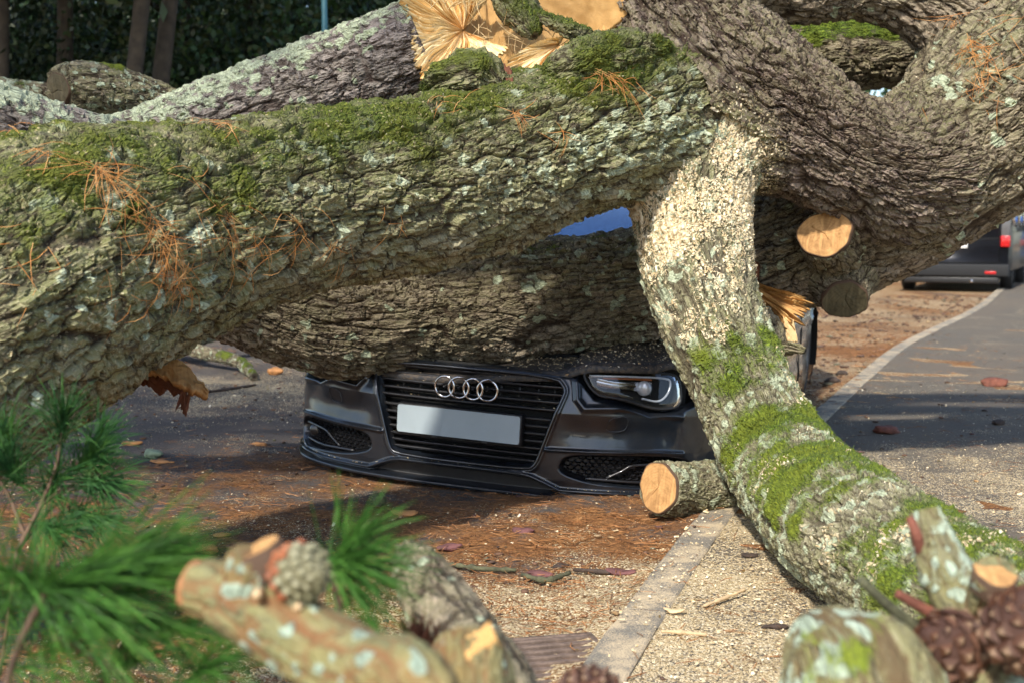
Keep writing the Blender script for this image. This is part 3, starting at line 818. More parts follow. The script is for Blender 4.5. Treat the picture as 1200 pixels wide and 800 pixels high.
def torn_patch(name, top, bot, mat, parent, org, nu=70, nv=34, ridge=0.02, freq=26, seed=1, thick=0.03, sag=0.0, jag=0.02):
    """a torn wood surface between two edges (px, py, d), ridged along the fibres, with a back so that it has a body"""
    a = resample(np.array([P(*q) for q in top]), n=nu)[0]; b = resample(np.array([P(*q) for q in bot]), n=nu)[0]
    t = np.linspace(0, 1, nv)
    e = jag * noise3(np.stack([np.linspace(0, nu / 2.2, nu), np.zeros(nu), np.zeros(nu) + seed], 1), seed)
    d = (b - a) / np.linalg.norm(b - a, axis=1)[:, None]
    b = b + d * e[:, None]; a = a - d * np.roll(e, 7)[:, None]
    S = a[:, None] * (1 - t)[None, :, None] + b[:, None] * t[None, :, None]
    nrm = np.cross(np.gradient(S, axis=0), np.gradient(S, axis=1)); nrm /= np.linalg.norm(nrm, axis=2)[..., None] + 1e-9
    if nrm[..., 1].mean() > 0: nrm = -nrm
    uu = np.repeat(np.arange(nu) / nu, nv); vv = np.tile(t, nu)
    q = np.stack([uu * freq + 0.6 * np.sin(vv * 3 + seed), vv * 2.2, 0 * uu + seed], 1)
    h = (1 - np.abs(noise3(q, seed)) * 1.6) * 0.6 + 0.35 * noise3(q * np.array([2.7, 2, 1]), seed + 2) + 0.25 * noise3(q * np.array([6, 5, 1]), seed + 3)
    S = S + nrm * (ridge * h.reshape(nu, nv, 1)) - nrm * (sag * np.sin(math.pi * t)[None, :, None])
    V = S.reshape(-1, 3); back = (S - nrm * thick).reshape(-1, 3)
    F = grid_faces(nu, nv, False)
    n0 = len(V)
    edge = [(i, 0) for i in range(nu)] + [(nu - 1, j) for j in range(1, nv)] + [(i, nv - 1) for i in range(nu - 2, -1, -1)] + [(0, j) for j in range(nv - 2, 0, -1)]
    ix = np.array([i * nv + j for i, j in edge])
    ring = np.stack([ix, np.roll(ix, -1), np.roll(ix, -1) + n0, ix + n0], 1)
    return mobj(name, np.vstack([V, back]), np.vstack([F, F[:, ::-1] + n0, ring]), mat, parent, org)

def spikes(n, base, direc, ln, wd, seed=0, curl=0.3):
    """thin splinters: three-sided, tapering, slightly bent; base(r) and direc(r) sample places and directions"""
    r = np.random.default_rng(seed)
    mb_V, mb_F = [], []
    for k in range(n):
        b = base(r); d = direc(r); d = d / np.linalg.norm(d)
        L = ln * r.uniform(0.35, 1.0); w = wd * r.uniform(0.5, 1.2)
        s = np.cross(d, r.normal(size=3)); s /= np.linalg.norm(s); t = np.cross(d, s)
        bend = s * r.normal() * curl * L
        rows = []
        for q, ww in ((0, 1.0), (0.4, 0.8), (0.75, 0.5), (1.0, 0.06)):
            c = b + d * L * q + bend * q * q
            rows += [c + s * w * ww, c - s * w * 0.6 * ww + t * w * 0.5 * ww, c - s * w * 0.5 * ww - t * w * 0.5 * ww]
        o = len(mb_V) * 12
        mb_V.append(rows)
        for i in range(3):
            for j in range(3):
                mb_F.append((o + i * 3 + j, o + i * 3 + (j + 1) % 3, o + (i + 1) * 3 + (j + 1) % 3, o + (i + 1) * 3 + j))
    return np.array(mb_V).reshape(-1, 3), np.array(mb_F)

# the break at the top, where the limb tore off
def streak_mat(name, c0, c1, c2):
    m = NT(name)
    st, rd, _, _ = m.attr("streak")
    c = m.mix(m.ramp(st, [(0.30, 0.0), (0.62, 1.0)]), c0, c1)
    c = m.mix(m.ramp(rd, [(0.0, 0.9), (0.55, 0.0)]), c, c2)
    m.col(c); m.set(Roughness=0.7, Specular_IOR_Level=0.25)
    m.bump(m.math('ADD', st, m.math('MULTIPLY', m.noise(160, 2), 0.4)), 0.5, 0.004)
    return m.m
W_FAN = streak_mat("fibrous_fresh_wood", (0.70, 0.44, 0.16), (0.82, 0.64, 0.36), (0.60, 0.30, 0.08))
def fan(name, centre, outline, mat, parent, org, nu=420, nv=30, ridge=0.020, seed=1, jag=0.12, curl=0.06):
    """fibres spreading from one point to a frayed edge"""
    c = P(*centre)
    o = resample(np.array([P(*q) for q in outline]), n=nu)[0]
    e = 1 + jag * noise3(np.stack([np.arange(nu) / 3.1, np.zeros(nu), np.zeros(nu) + seed], 1), seed) + jag * 0.7 * noise3(np.stack([np.arange(nu) / 1.1, np.zeros(nu), np.zeros(nu) + seed], 1), seed + 4)
    t = np.linspace(0.02, 1, nv)
    A = np.repeat(np.arange(nu), nv); T2 = np.tile(t, nu)
    d = (o - c)[A]
    V = c + d * (T2 * (1 + (e[A] - 1) * T2 ** 2))[:, None]
    q = np.stack([A / 7.0 + 1.2 * noise3(np.stack([A / 40.0, T2 * 3, 0 * T2], 1), seed + 9), T2 * 1.3, 0 * T2 + seed], 1)
    h1 = 1 - 2 * np.abs(noise3(q, seed + 1)); h2 = noise3(q * np.array([4, 2.6, 1]), seed + 2) + 0.5 * noise3(q * np.array([0.5, 3.5, 1]), seed + 6)
    tow = np.array([0.0, -1, 0.25]) / 1.03
    V = V + tow * (ridge * (h1 * 0.8 + 0.5 * h2) * np.minimum(1, T2 * 2.5) + curl * T2 ** 2.2 * 0.6)[:, None]
    n0 = len(V)
    F = grid_faces(nu, nv, False)
    back = V - tow * 0.02
    edge = np.arange(nu - 1) * nv + nv - 1
    ring = np.stack([edge, edge + nv, edge + nv + n0, edge + n0], 1)
    st = np.stack([0.5 + 0.5 * h2 * 0.6 + 0.25 * h1, T2 + 0.3 * h1, 0 * T2], 1)
    return mobj(name, np.vstack([V, back]), np.vstack([F, F[:, ::-1] + n0, ring]), mat, parent, org, attrs={"streak": np.vstack([st, st])})
torn = torn_patch("torn_wood", [(540, -14, 4.88), (575, -8, 4.93), (610, 5, 4.96), (660, 20, 4.97), (712, 30, 4.92)],
                  [(545, 82, 4.66), (580, 90, 4.62), (612, 92, 4.60), (650, 84, 4.60), (700, 68, 4.68)], W_RAW, tree, TREE_ORG, 90, 50, 0.016, 16, 3, 0.06, 0.05, 0.010)
fan("torn_wood", (543, 36, 4.74), [(580, -14, 4.78), (540, -16, 4.76), (500, -16, 4.72), (468, -10, 4.70), (477, 18, 4.66), (486, 48, 4.63), (488, 74, 4.60), (500, 98, 4.57), (520, 92, 4.57), (545, 78, 4.59), (575, 74, 4.60), (596, 60, 4.62)], W_FAN, tree, TREE_ORG, 480, 34, 0.020, 3, 0.055, 0.05)
fan("torn_wood", (655, 52, 4.60), [(660, 44, 4.58), (640, 48, 4.56), (612, 60, 4.54), (592, 78, 4.50), (588, 98, 4.47), (604, 106, 4.46), (626, 97, 4.47), (640, 86, 4.5), (652, 76, 4.52), (662, 60, 4.55)], W_FAN, tree, TREE_ORG, 260, 20, 0.012, 7, 0.08, 0.02)
def _bs(r):
    u = r.uniform(0, 1)
    return P(548 + 110 * u + r.normal() * 6, 22 + 50 * r.uniform(0, 1) ** 0.8 + 10 * u, 4.62 + 0.04 * u)
V, F = spikes(80, _bs, lambda r: np.array([r.normal() * 0.8 + 0.15, -0.35 + 0.3 * r.normal(), 0.25 + 0.6 * r.normal()]), 0.10, 0.0024, 4)
tag(mobj("splinters", V, F, W_PALE, torn, TREE_ORG, smooth=False), kind="stuff")
V, F = spikes(46, lambda r: P(500 + 70 * r.uniform(), -6 + 18 * r.uniform(), 4.62), lambda r: np.array([0.8 + r.normal() * 0.5, -0.3, 0.7 + 0.4 * r.normal()]), 0.11, 0.0028, 14)
tag(mobj("splinters", V, F, W_PALE, torn, TREE_ORG, smooth=False), kind="stuff")

def lump_chunk(name, path, mat, parent, org, seed, paint, amp=0.012):
    return make_limb(None, name, path, mat, parent, org, (0.03, 0.018), amp, 0.005, (), 0.1, paint, seed, 0.28)
_pm = lambda q: (0.3 + 0 * q["s"], 0.55 + 0.25 * q["nz"], 0 * q["s"], 0.7 + 0 * q["s"])
lump_chunk("bark_fragment", [(585, -14, 4.74, 12), (600, -2, 4.70, 22), (612, 14, 4.66, 21), (622, 34, 4.62, 11), (626, 43, 4.60, 4)], M_A, tree, TREE_ORG, 61, _pm)
lump_chunk("bark_fragment", [(624, 16, 4.66, 4), (640, 24, 4.60, 7), (664, 34, 4.58, 8), (684, 43, 4.60, 8), (694, 50, 4.62, 4)], M_A, tree, TREE_ORG, 63, _pm)
# moss cushions along the lip of the break
for k_, (pth, sd) in enumerate([([(500, 108, 4.44, 10), (530, 92, 4.36, 26), (562, 88, 4.38, 28), (588, 100, 4.38, 14)], 71), ([(640, 96, 4.44, 12), (672, 80, 4.42, 26), (720, 66, 4.50, 28), (765, 60, 4.62, 18), (785, 66, 4.68, 8)], 73)]):
    lump_chunk("mossy_bark", pth, M_A, limb_A, TREE_ORG, sd, lambda q: (0.25 + 0 * q["s"], 0.62 + 0.15 * q["low"], 0 * q["s"], 0.8 + 0 * q["s"]), 0.016)
torn_patch("inner_bark", [(572, 84, 4.36), (590, 78, 4.38), (600, 84, 4.38)], [(574, 106, 4.34), (588, 108, 4.33), (602, 98, 4.35)], W_RED, tree, TREE_ORG, 24, 14, 0.006, 8, 8, 0.015)

# torn wood under the trunk, over the tail of the car
W_FAN2 = streak_mat("fibrous_orange_wood", (0.34, 0.17, 0.055), (0.48, 0.28, 0.10), (0.24, 0.11, 0.04))
fan("torn_wood", (862, 326, 5.28), [(900, 340, 5.22), (922, 344, 5.20), (940, 350, 5.21), (946, 358, 5.19), (938, 366, 5.16), (930, 380, 5.15), (912, 378, 5.16), (896, 372, 5.18), (878, 366, 5.22)], W_FAN2, limb_R, TREE_ORG, 200, 24, 0.030, 12, 0.09, 0.0)
torn_patch("torn_wood", [(918, 372, 5.16), (930, 376, 5.16)], [(922, 402, 5.16), (935, 400, 5.16)], W_PALE, limb_R, TREE_ORG, 20, 14, 0.008, 5, 14, 0.015, 0.0, 0.01)
torn_patch("inner_bark", [(874, 300, 5.26), (886, 312, 5.22)], [(868, 350, 5.24), (884, 356, 5.2)], W_RED, limb_R, TREE_ORG, 20, 14, 0.01, 5, 15, 0.03)
make_limb(None, "snapped_twig", [(890, 366, 5.18, 13), (905, 388, 5.14, 13), (912, 408, 5.10, 9), (928, 408, 5.06, 6), (944, 411, 5.03, 3.5)], M_C, limb_R, TREE_ORG, (0.03, 0.016), 0.008, 0.006, (), 0.1, paint_T, 41, 0.15)

# the torn plank hanging under the main limb
torn_patch("torn_wood", [(140, 424, 3.84), (172, 412, 3.80), (196, 412, 3.76), (222, 432, 3.74), (243, 452, 3.72)], [(146, 440, 3.80), (176, 436, 3.74), (204, 446, 3.71), (226, 458, 3.70), (244, 464, 3.71)], W_CUT, limb_A, TREE_ORG, 70, 26, 0.010, 6, 18, 0.03, 0.0, 0.008)
torn_patch("inner_bark", [(140, 436, 3.83), (180, 440, 3.77), (214, 452, 3.74)], [(150, 446, 3.83), (186, 456, 3.78), (216, 468, 3.75)], W_RED, limb_A, TREE_ORG, 40, 12, 0.008, 6, 19, 0.02)
torn_patch("inner_bark", [(214, 455, 3.73), (224, 460, 3.73)], [(208, 474, 3.74), (219, 484, 3.74)], W_RED, limb_A, TREE_ORG, 20, 14, 0.012, 4, 20, 0.008)

# moss fuzz and sawdust grains on the limbs
def tufts(pts, nrm, n, length, width, seed):
    r = np.random.default_rng(seed)
    k = r.integers(0, len(pts), n)
    b = pts[k] + r.normal(size=(n, 3)) * 0.0025
    d = nrm[k] + r.normal(size=(n, 3)) * 0.55; d[:, 2] += 0.25
    d /= np.linalg.norm(d, axis=1)[:, None]
    s = np.cross(d, r.normal(size=(n, 3))); s /= np.linalg.norm(s, axis=1)[:, None]
    L = (length * r.uniform(0.5, 1.2, n))[:, None]
    V = np.stack([b - nrm[k] * 0.002 + s * width, b - nrm[k] * 0.002 - s * width, b + d * L], 1).reshape(-1, 3)
    return V, np.arange(3 * n).reshape(n, 3)

def moss_mat():
    m = NT("moss_fuzz")
    m.col(m.ramp(m.noise(60, 2), [(0.3, (0.034, 0.058, 0.009)), (0.55, (0.072, 0.112, 0.018)), (0.75, (0.14, 0.185, 0.04))]))
    m.set(Roughness=0.8)
    return m.m
M_MOSS = moss_mat()
_mp = np.concatenate([a for a, _ in MOSSY]); _mn = np.concatenate([b for _, b in MOSSY])
V, F = tufts(_mp, _mn, 30000, 0.0075, 0.0012, 3)
tag(mobj("moss", V, F, M_MOSS, tree, TREE_ORG, smooth=False), kind="stuff")

def flakes(b, nrm, size, seed, lift=0.002):
    """flat curled chips lying on a surface"""
    r = np.random.default_rng(seed)
    n = len(b)
    nn = nrm + r.normal(size=(n, 3)) * 0.35; nn /= np.linalg.norm(nn, axis=1)[:, None]
    s = np.cross(nn, r.normal(size=(n, 3))); s /= np.linalg.norm(s, axis=1)[:, None]
    t = np.cross(nn, s)
    a = (size * r.uniform(0.35, 1.25, n) * np.where(r.uniform(0, 1, n) < 0.06, 2.0, 1.0))[:, None]; w = a * r.uniform(0.3, 0.8, n)[:, None]
    c = b + nrm * lift
    V = np.stack([c - s * a - t * w, c + s * a * 0.8 - t * w * 0.9, c + s * a + t * w + nn * a * 0.3, c - s * a * 0.9 + t * w * 0.8], 1).reshape(-1, 3)
    return V, np.arange(4 * n).reshape(n, 4)

def dust_mat():
    m = NT("sawdust_grain")
    g = m.n("ShaderNodeTexVoronoi", i_Scale=90.0); m.l(m.obj(), g.inputs["Vector"])
    sp = m.n("ShaderNodeSeparateColor"); m.l(g.outputs["Color"], sp.inputs[0])
    m.col(m.ramp(sp.outputs[0], [(0.0, (0.42, 0.30, 0.15)), (0.4, (0.62, 0.49, 0.29)), (0.8, (0.74, 0.62, 0.41)), (1.0, (0.84, 0.77, 0.60))]))
    m.set(Roughness=0.85)
    return m.m
M_DUST = dust_mat()
_dp = np.concatenate([a for a, _ in DUSTY]); _dn = np.concatenate([b for _, b in DUSTY])
_k = RNG.integers(0, len(_dp), 5000)
V, F = flakes(_dp[_k], _dn[_k], 0.0035, 5)
tag(mobj("sawdust", V, F, M_DUST, None, None, smooth=False), "pale sawdust sprinkled over the drooping branch", "sawdust", kind="stuff")

# ---------------------------------------------------------------- dry needles caught in the bark
def sdf_all(p, keys):
    return np.min([limb_dist(p, LIMBS[k]) for k in keys], axis=0)
def hit(px, py, keys):
    """first point of the limbs met by the ray through px,py"""
    d = 2.2
    for _ in range(60):
        p = P(px, py, d)
        h = sdf_all(p[None], keys)[0]
        if h < 0.002: break
        d += h * 0.9
    return p
def grad(p, keys):
    e = 0.01
    g = np.stack([sdf_all(p + np.eye(3)[i] * e, keys) - sdf_all(p - np.eye(3)[i] * e, keys) for i in range(3)], 1)
    return g / (np.linalg.norm(g, axis=1)[:, None] + 1e-9)

def needle_mat(name, lo, mid, hi):
    m = NT(name)
    m.col(m.ramp(m.noise(22, 2), [(0.3, lo), (0.5, mid), (0.7, hi)]))
    m.set(Roughness=0.6, Specular_IOR_Level=0.3)
    return m.m
M_DRY = needle_mat("dry_needle", (0.20, 0.070, 0.016), (0.42, 0.175, 0.042), (0.52, 0.30, 0.12))

def strip_mesh(rows, width, side):
    """rows (n, k, 3) centre points of n thin blades"""
    n, k, _ = rows.shape
    w = (width * np.array([0.8, 1.0, 0.9, 0.25]))[None, :k, None] if np.isscalar(width) else width
    L = rows + side[:, None] * w; R = rows - side[:, None] * w
    V = np.stack([L, R], 2).reshape(-1, 3)
    b = (np.arange(n) * k * 2)[:, None, None]
    i = np.arange(k - 1)[None, :, None] * 2
    F = (b + i + np.array([0, 1, 3, 2])[None, None]).reshape(-1, 4)
    return V, F

def bark_needles(spots, keys, seed):
    r = np.random.default_rng(seed)
    Vs, Fs, o = [], [], 0
    for px, py, spread, n, ln in spots:
        c = hit(px, py, keys)
        g = grad(c[None], keys)[0]
        b = c + r.normal(size=(n, 3)) * np.array([spread, spread * 0.5, spread])
        fall = np.array([0, 0, -1.0]); fall = fall - g * (fall @ g); fall /= np.linalg.norm(fall) + 1e-6
        side = np.cross(g, fall)
        # needles hang in bundles of two or three from one sheath
        a = r.normal(size=n) * 0.75 + r.choice([0, 0, 0, 1.3, -1.3], n)
        d = np.cos(a)[:, None] * fall + np.sin(a)[:, None] * side
        L = ln * r.uniform(0.5, 1.15, n)[:, None]
        bend = r.normal(size=(n, 1)) * 0.35
        rows = []
        lift = r.uniform(0.006, 0.028, n)
        for q in (0, 0.35, 0.7, 1.0):
            p = b + d * L * q + np.cross(d, g) * bend * L * q * q
            h = sdf_all(p, keys); gg = grad(p, keys)
            p = p + gg * (lift * (0.75 + 0.7 * q * (1 - q) * 2) + 0.010 - h)[:, None]
            rows.append(p)
        rows = np.stack(rows, 1)
        view = np.cross(rows[:, 2] - rows[:, 0], g + r.normal(size=(n, 3)) * 0.3); view /= np.linalg.norm(view, axis=1)[:, None]
        V, F = strip_mesh(rows, 0.0009, view)
        Vs.append(V); Fs.append(F + o); o += len(V)
    return np.concatenate(Vs), np.concatenate(Fs)
_spots = [(112, 205, 0.010, 34, 0.15), (130, 225, 0.03, 16, 0.12), (185, 285, 0.03, 46, 0.13), (205, 318, 0.03, 34, 0.11), (160, 255, 0.05, 24, 0.12), (52, 185, 0.012, 12, 0.09), (12, 160, 0.012, 10, 0.10),
          (262, 270, 0.04, 36, 0.10), (300, 290, 0.05, 26, 0.09), (345, 275, 0.03, 18, 0.10), (385, 282, 0.02, 12, 0.09), (270, 155, 0.012, 12, 0.09), (240, 150, 0.04, 12, 0.10), (455, 262, 0.03, 8, 0.08),
          (602, 138, 0.012, 16, 0.08), (655, 160, 0.02, 9, 0.09), (705, 92, 0.016, 26, 0.10), (735, 105, 0.03, 12, 0.09), (530, 125, 0.04, 10, 0.10), (400, 300, 0.03, 8, 0.08), (90, 130, 0.05, 12, 0.11), (150, 340, 0.05, 18, 0.10),
          (30, 290, 0.06, 10, 0.09), (235, 235, 0.06, 14, 0.11)]
V, F = bark_needles(_spots, ["A"], 21)
tag(mobj("dry_needles", V, F, M_DRY), "dry orange pine needles draped over the main limb", "pine needles", kind="stuff")
_spots = [(1128, 28, 0.02, 40, 0.16), (1135, 60, 0.03, 60, 0.16), (1150, 90, 0.05, 60, 0.14), (1110, 85, 0.05, 50, 0.14), (1075, 110, 0.05, 60, 0.13), (1052, 122, 0.03, 50, 0.11), (1165, 55, 0.05, 24, 0.14), (1100, 120, 0.06, 30, 0.12)]
V, F = bark_needles(_spots, ["R", "T", "M"], 22)
tag(mobj("dry_needles", V, F, M_DRY), "dry orange pine needles heaped in the trunk fork", "pine needles", kind="stuff")
_spots = [(690, 262, 0.004, 4, 0.10), (621, 262, 0.004, 3, 0.06)]
# ================================================================ the crushed car
def paint_mat():
    m = NT("gunmetal_paint")
    fl = m.noise(900, 1)
    c = m.mix(m.ramp(fl, [(0.4, 0.0), (0.7, 1.0)]), (0.008, 0.011, 0.016), (0.024, 0.032, 0.048))
    dust = m.ramp(m.noise(14, 5, 0.7), [(0.45, 0.0), (0.75, 0.35)])
    c = m.mix(dust, c, (0.05, 0.045, 0.04))
    m.col(c)
    m.set(Metallic=0.55, Roughness=0.34, Coat_Weight=1.0, Coat_Roughness=m.ramp(m.noise(22, 4), [(0.35, 0.04), (0.7, 0.22)]))
    return m.m
def plastic(name, c, rough):
    return simple(name, c, rough, 0.0, 0.3, 60, 0.1)
M_PAINT = paint_mat()
M_BLACK = plastic("black_plastic", (0.012, 0.012, 0.013), 0.42)
M_GLOSSB = simple("gloss_black_trim", (0.010, 0.010, 0.012), 0.38, 0.0, 0.2, 40, 0.0, Coat_Weight=0.6)
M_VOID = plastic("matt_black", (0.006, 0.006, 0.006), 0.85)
M_CHROME = simple("chrome_trim", (0.62, 0.62, 0.64), 0.14, 1.0, 0.1, 50)
M_DARKCHROME = simple("dark_chrome_trim", (0.085, 0.09, 0.10), 0.28, 1.0, 0.15, 50)
M_ALLOY = simple("alloy_rim", (0.20, 0.205, 0.215), 0.4, 0.8, 0.12, 30)
M_TYRE = simple("tyre_rubber", (0.018, 0.018, 0.018), 0.8, 0.0, 0.3, 60, 0.4)
M_PLATE = simple("blank_plate", (0.33, 0.39, 0.42), 0.42, 0.0, 0.04, 12)
M_REDLENS = simple("red_lens", (0.45, 0.01, 0.012), 0.2, 0.0, 0.2, 40, 0.0, Coat_Weight=0.5)
M_CLEARLENS = simple("silver_lens", (0.62, 0.64, 0.66), 0.2, 0.3, 0.15, 60, 0.0, Coat_Weight=0.5)

def glass_mat(name, tint, mixf=0.9, rough=0.02):
    m = NT(name)
    m.t.nodes.remove(m.b)
    out = [n for n in m.t.nodes if n.type == 'OUTPUT_MATERIAL'][0]
    tr = m.n("ShaderNodeBsdfTransparent"); tr.inputs[0].default_value = (*tint, 1)
    gl = m.n("ShaderNodeBsdfGlossy"); gl.inputs["Roughness"].default_value = rough
    fr = m.n("ShaderNodeFresnel"); fr.inputs[0].default_value = 1.5
    nz = m.noise(9, 3)
    f = m.math('ADD', fr.outputs[0], m.math('MULTIPLY', nz, 0.03))
    mx = m.n("ShaderNodeMixShader")
    m.l(f, mx.inputs[0]); m.l(tr.outputs[0], mx.inputs[1]); m.l(gl.outputs[0], mx.inputs[2]); m.l(mx.outputs[0], out.inputs[0])
    return m.m
M_LENS = glass_mat("headlamp_cover", (0.9, 0.92, 0.95))
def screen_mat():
    m = NT("windscreen_painted_sky")
    m.col(m.mix(m.ramp(m.noise(40, 3), [(0.3, 0.0), (0.7, 1.0)]), (0.035, 0.095, 0.25), (0.055, 0.13, 0.30)))  # blue sky reflection put into the glass as its base colour
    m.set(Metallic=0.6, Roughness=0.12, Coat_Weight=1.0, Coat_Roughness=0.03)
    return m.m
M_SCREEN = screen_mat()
M_SIDEGLASS = simple("dark_side_glass", (0.01, 0.012, 0.015), 0.06, 0.0, 0.2, 20, 0.0, Coat_Weight=1.0)

CAR_O = np.array([-0.219, 5.159, -0.010])
_cy, _cr = math.radians(20), math.radians(3.0)
_X = Vector((math.cos(_cy), -math.sin(_cy), 0)); _Y = Vector((math.sin(_cy), math.cos(_cy), 0)); _Z = Vector((0, 0, 1))
_X, _Z = _X * math.cos(_cr) - _Z * math.sin(_cr), _Z * math.cos(_cr) + _X * math.sin(_cr)
car = thing("crushed_car", CAR_O, "dark grey coupe crushed under the fallen tree, blank plate on its grille", "car")
car.rotation_euler = Matrix((_X, _Y, _Z)).transposed().to_euler()

# plan curve of the nose and how it leans
_plan = np.array([(0, 0), (0.3, 0.012), (0.5, 0.045), (0.65, 0.10), (0.79, 0.185), (0.89, 0.30), (0.95, 0.44), (0.975, 0.62)])
_pl, _plu = resample(np.c_[_plan, np.zeros(len(_plan))], step=0.004)
UMAX = _plu[-1]
def u_of_x(x):
    return np.sign(x) * np.interp(np.abs(x), _pl[:, 0], _plu)
def lean(z):
    return 0.30 * np.clip(z - 0.37, 0, 1) ** 1.0 + 0.10 * np.clip(0.10 - z, 0, 1)
def nose(u, z, inset=0.0):
    """point of the nose surface at arc u and height z, pushed inwards by inset"""
    a = np.abs(u)
    x = np.interp(a, _plu, _pl[:, 0]); y = np.interp(a, _plu, _pl[:, 1])
    dx = np.gradient(_pl[:, 0], _plu); dy = np.gradient(_pl[:, 1], _plu)
    tx, ty = np.interp(a, _plu, dx), np.interp(a, _plu, dy)
    nx, ny = -ty, tx                                     # inward for the right half
    X = (x + nx * inset) * np.where(u < 0, -1, 1)
    return np.stack([X, y + ny * inset + lean(z), z + 0 * u], -1)

def poly_sd(px, py, poly):
    """signed distance to a polygon, negative inside"""
    poly = np.asarray(poly, float)
    d = np.full(px.shape, 9.0); inside = np.zeros(px.shape, bool)
    for (x0, y0), (x1, y1) in zip(poly, np.roll(poly, -1, axis=0)):
        ex, ey = x1 - x0, y1 - y0
        t = np.clip(((px - x0) * ex + (py - y0) * ey) / (ex * ex + ey * ey + 1e-12), 0, 1)
        d = np.minimum(d, np.hypot(px - x0 - t * ex, py - y0 - t * ey))
        c = ((y0 > py) != (y1 > py)) & (px < (x1 - x0) * (py - y0) / (y1 - y0 + 1e-12) + x0)
        inside ^= c
    return np.where(inside, -d, d)
def line_d(px, py, pts):
    d = np.full(px.shape, 9.0)
    for (x0, y0), (x1, y1) in zip(pts[:-1], pts[1:]):
        ex, ey = x1 - x0, y1 - y0
        t = np.clip(((px - x0) * ex + (py - y0) * ey) / (ex * ex + ey * ey + 1e-12), 0, 1)
        d = np.minimum(d, np.hypot(px - x0 - t * ex, py - y0 - t * ey))
    return d
def to_u(poly):
    return [(float(u_of_x(x)), z) for x, z in poly]
def rounded(poly, n=2):
    p = np.asarray(poly, float)
    for _ in range(n):
        q = np.roll(p, -1, axis=0)
        p = np.stack([p * 0.78 + q * 0.22, p * 0.22 + q * 0.78], 1).reshape(-1, 2)
    return p

_gr = [(0.37, 0.512), (0.418, 0.465), (0.410, 0.43), (0.352, 0.25), (0.322, 0.155), (0.285, 0.132)]
GRILLE = rounded(to_u([(-x, z) for x, z in _gr[::-1]][::-1][::-1]) and to_u(_gr) + to_u([(-x, z) for x, z in _gr[::-1]]), 2)
INTAKE = rounded(to_u([(0.405, 0.135), (0.435, 0.205), (0.60, 0.212), (0.78, 0.214), (0.87, 0.20), (0.895, 0.165), (0.885, 0.10), (0.84, 0.078), (0.70, 0.085), (0.53, 0.098)]), 2)
LAMP = rounded(to_u([(0.470, 0.528), (0.515, 0.540), (0.78, 0.545), (0.828, 0.525), (0.848, 0.41), (0.762, 0.398), (0.63, 0.440), (0.535, 0.446)]), 2)
_topx = np.array([0, 0.40, 0.455, 0.478, 0.532, 0.63, 0.744, 0.80, 0.842, 0.90, 0.94, 0.95])
_topz = np.array([0.525, 0.525, 0.518, 0.500, 0.443, 0.424, 0.386, 0.392, 0.402, 0.43, 0.45, 0.45])
_lipx = np.array([0, 0.27, 0.30, 0.36, 0.42, 0.7, 0.95]); _lipz = np.array([0.112, 0.110, 0.106, 0.084, 0.058, 0.056, 0.065])

# bumper skin
us = np.arange(-UMAX, UMAX + 1e-6, 0.0038); zs = np.arange(0.026, 0.53, 0.0033)
U, Zg = np.meshgrid(us, zs, indexing='ij'); u, z = U.ravel(), Zg.ravel()
ax = np.interp(np.abs(u), _plu, _pl[:, 0])
sd_g = poly_sd(np.abs(u), z, [(a, b) for a, b in GRILLE]) if False else poly_sd(u, z, GRILLE)
sd_i = poly_sd(np.abs(u), z, INTAKE)
top = np.interp(ax, _topx, _topz); lipz = np.interp(ax, _lipx, _lipz)
ins = np.zeros_like(u)
ins += 0.035 * sstep(0.004, -0.016, sd_g)
ins -= 0.006 * np.exp(-((sd_g - 0.010) / 0.007) ** 2)                         # raised rim round the grille
ins += 0.050 * sstep(0.003, -0.012, sd_i)
ins += 0.030 * sstep(0.022, 0.0, top - z) ** 2
# sculpting: facet beside the grille, crease under the lamp, step above the intake
ins -= 0.012 * np.exp(-(line_d(np.abs(u), z, to_u([(0.455, 0.50), (0.468, 0.43), (0.50, 0.395), (0.64, 0.405), (0.85, 0.372)])) / 0.013) ** 2)
ins += 0.012 * np.exp(-(line_d(np.abs(u), z, to_u([(0.47, 0.30), (0.62, 0.30), (0.80, 0.30)])) / 0.055) ** 2)
ins -= 0.010 * np.exp(-(line_d(np.abs(u), z, to_u([(0.36, 0.222), (0.565, 0.226), (0.77, 0.230), (0.86, 0.222)])) / 0.0065) ** 2) * (ax > 0.35)
# lip and splitter
ins -= 0.016 * np.exp(-((z - lipz - 0.004) / 0.007) ** 2)
chan = sstep(lipz - 0.004, lipz - 0.012, z) * sstep(0.044, 0.052, z)
ins += 0.030 * chan
ins -= 0.020 * sstep(0.046, 0.036, z)
ins += 0.0022 * fbm(np.stack([u * 7, z * 9, 0 * u], 1), 3, 4) + 0.012 * np.exp(-((u + 0.80) / 0.07) ** 2 - ((z - 0.37) / 0.05) ** 2)   # knocks in the skin
V = nose(u, z, ins)
F = grid_faces(len(us), len(zs), False)
keep = (sd_g[F].min(axis=1) > -0.015) & ((z - top)[F].max(axis=1) <= 0.002)
F = F[keep]
black = ((sd_i[F].mean(axis=1) < -0.004) | (chan[F].mean(axis=1) > 0.5)).astype(int)
used = np.unique(F); remap = -np.ones(len(V), int); remap[used] = np.arange(len(used))
bumper = link("bumper", mesh_data("bumper", V[used], remap[F], mats=[M_PAINT, M_BLACK], midx=black), car)

# trim line above each intake
for sg in (1, -1):
    q = np.array([(0.362, 0.221), (0.45, 0.2235), (0.565, 0.226), (0.68, 0.2285), (0.77, 0.230), (0.83, 0.226)])
    uu = u_of_x(q[:, 0]) * sg
    pts = resample(nose(uu, q[:, 1], -0.011), n=24)[0]
    MB().tube(pts, 0.0032, 6).build("trim_strip", M_DARKCHROME, bumper)

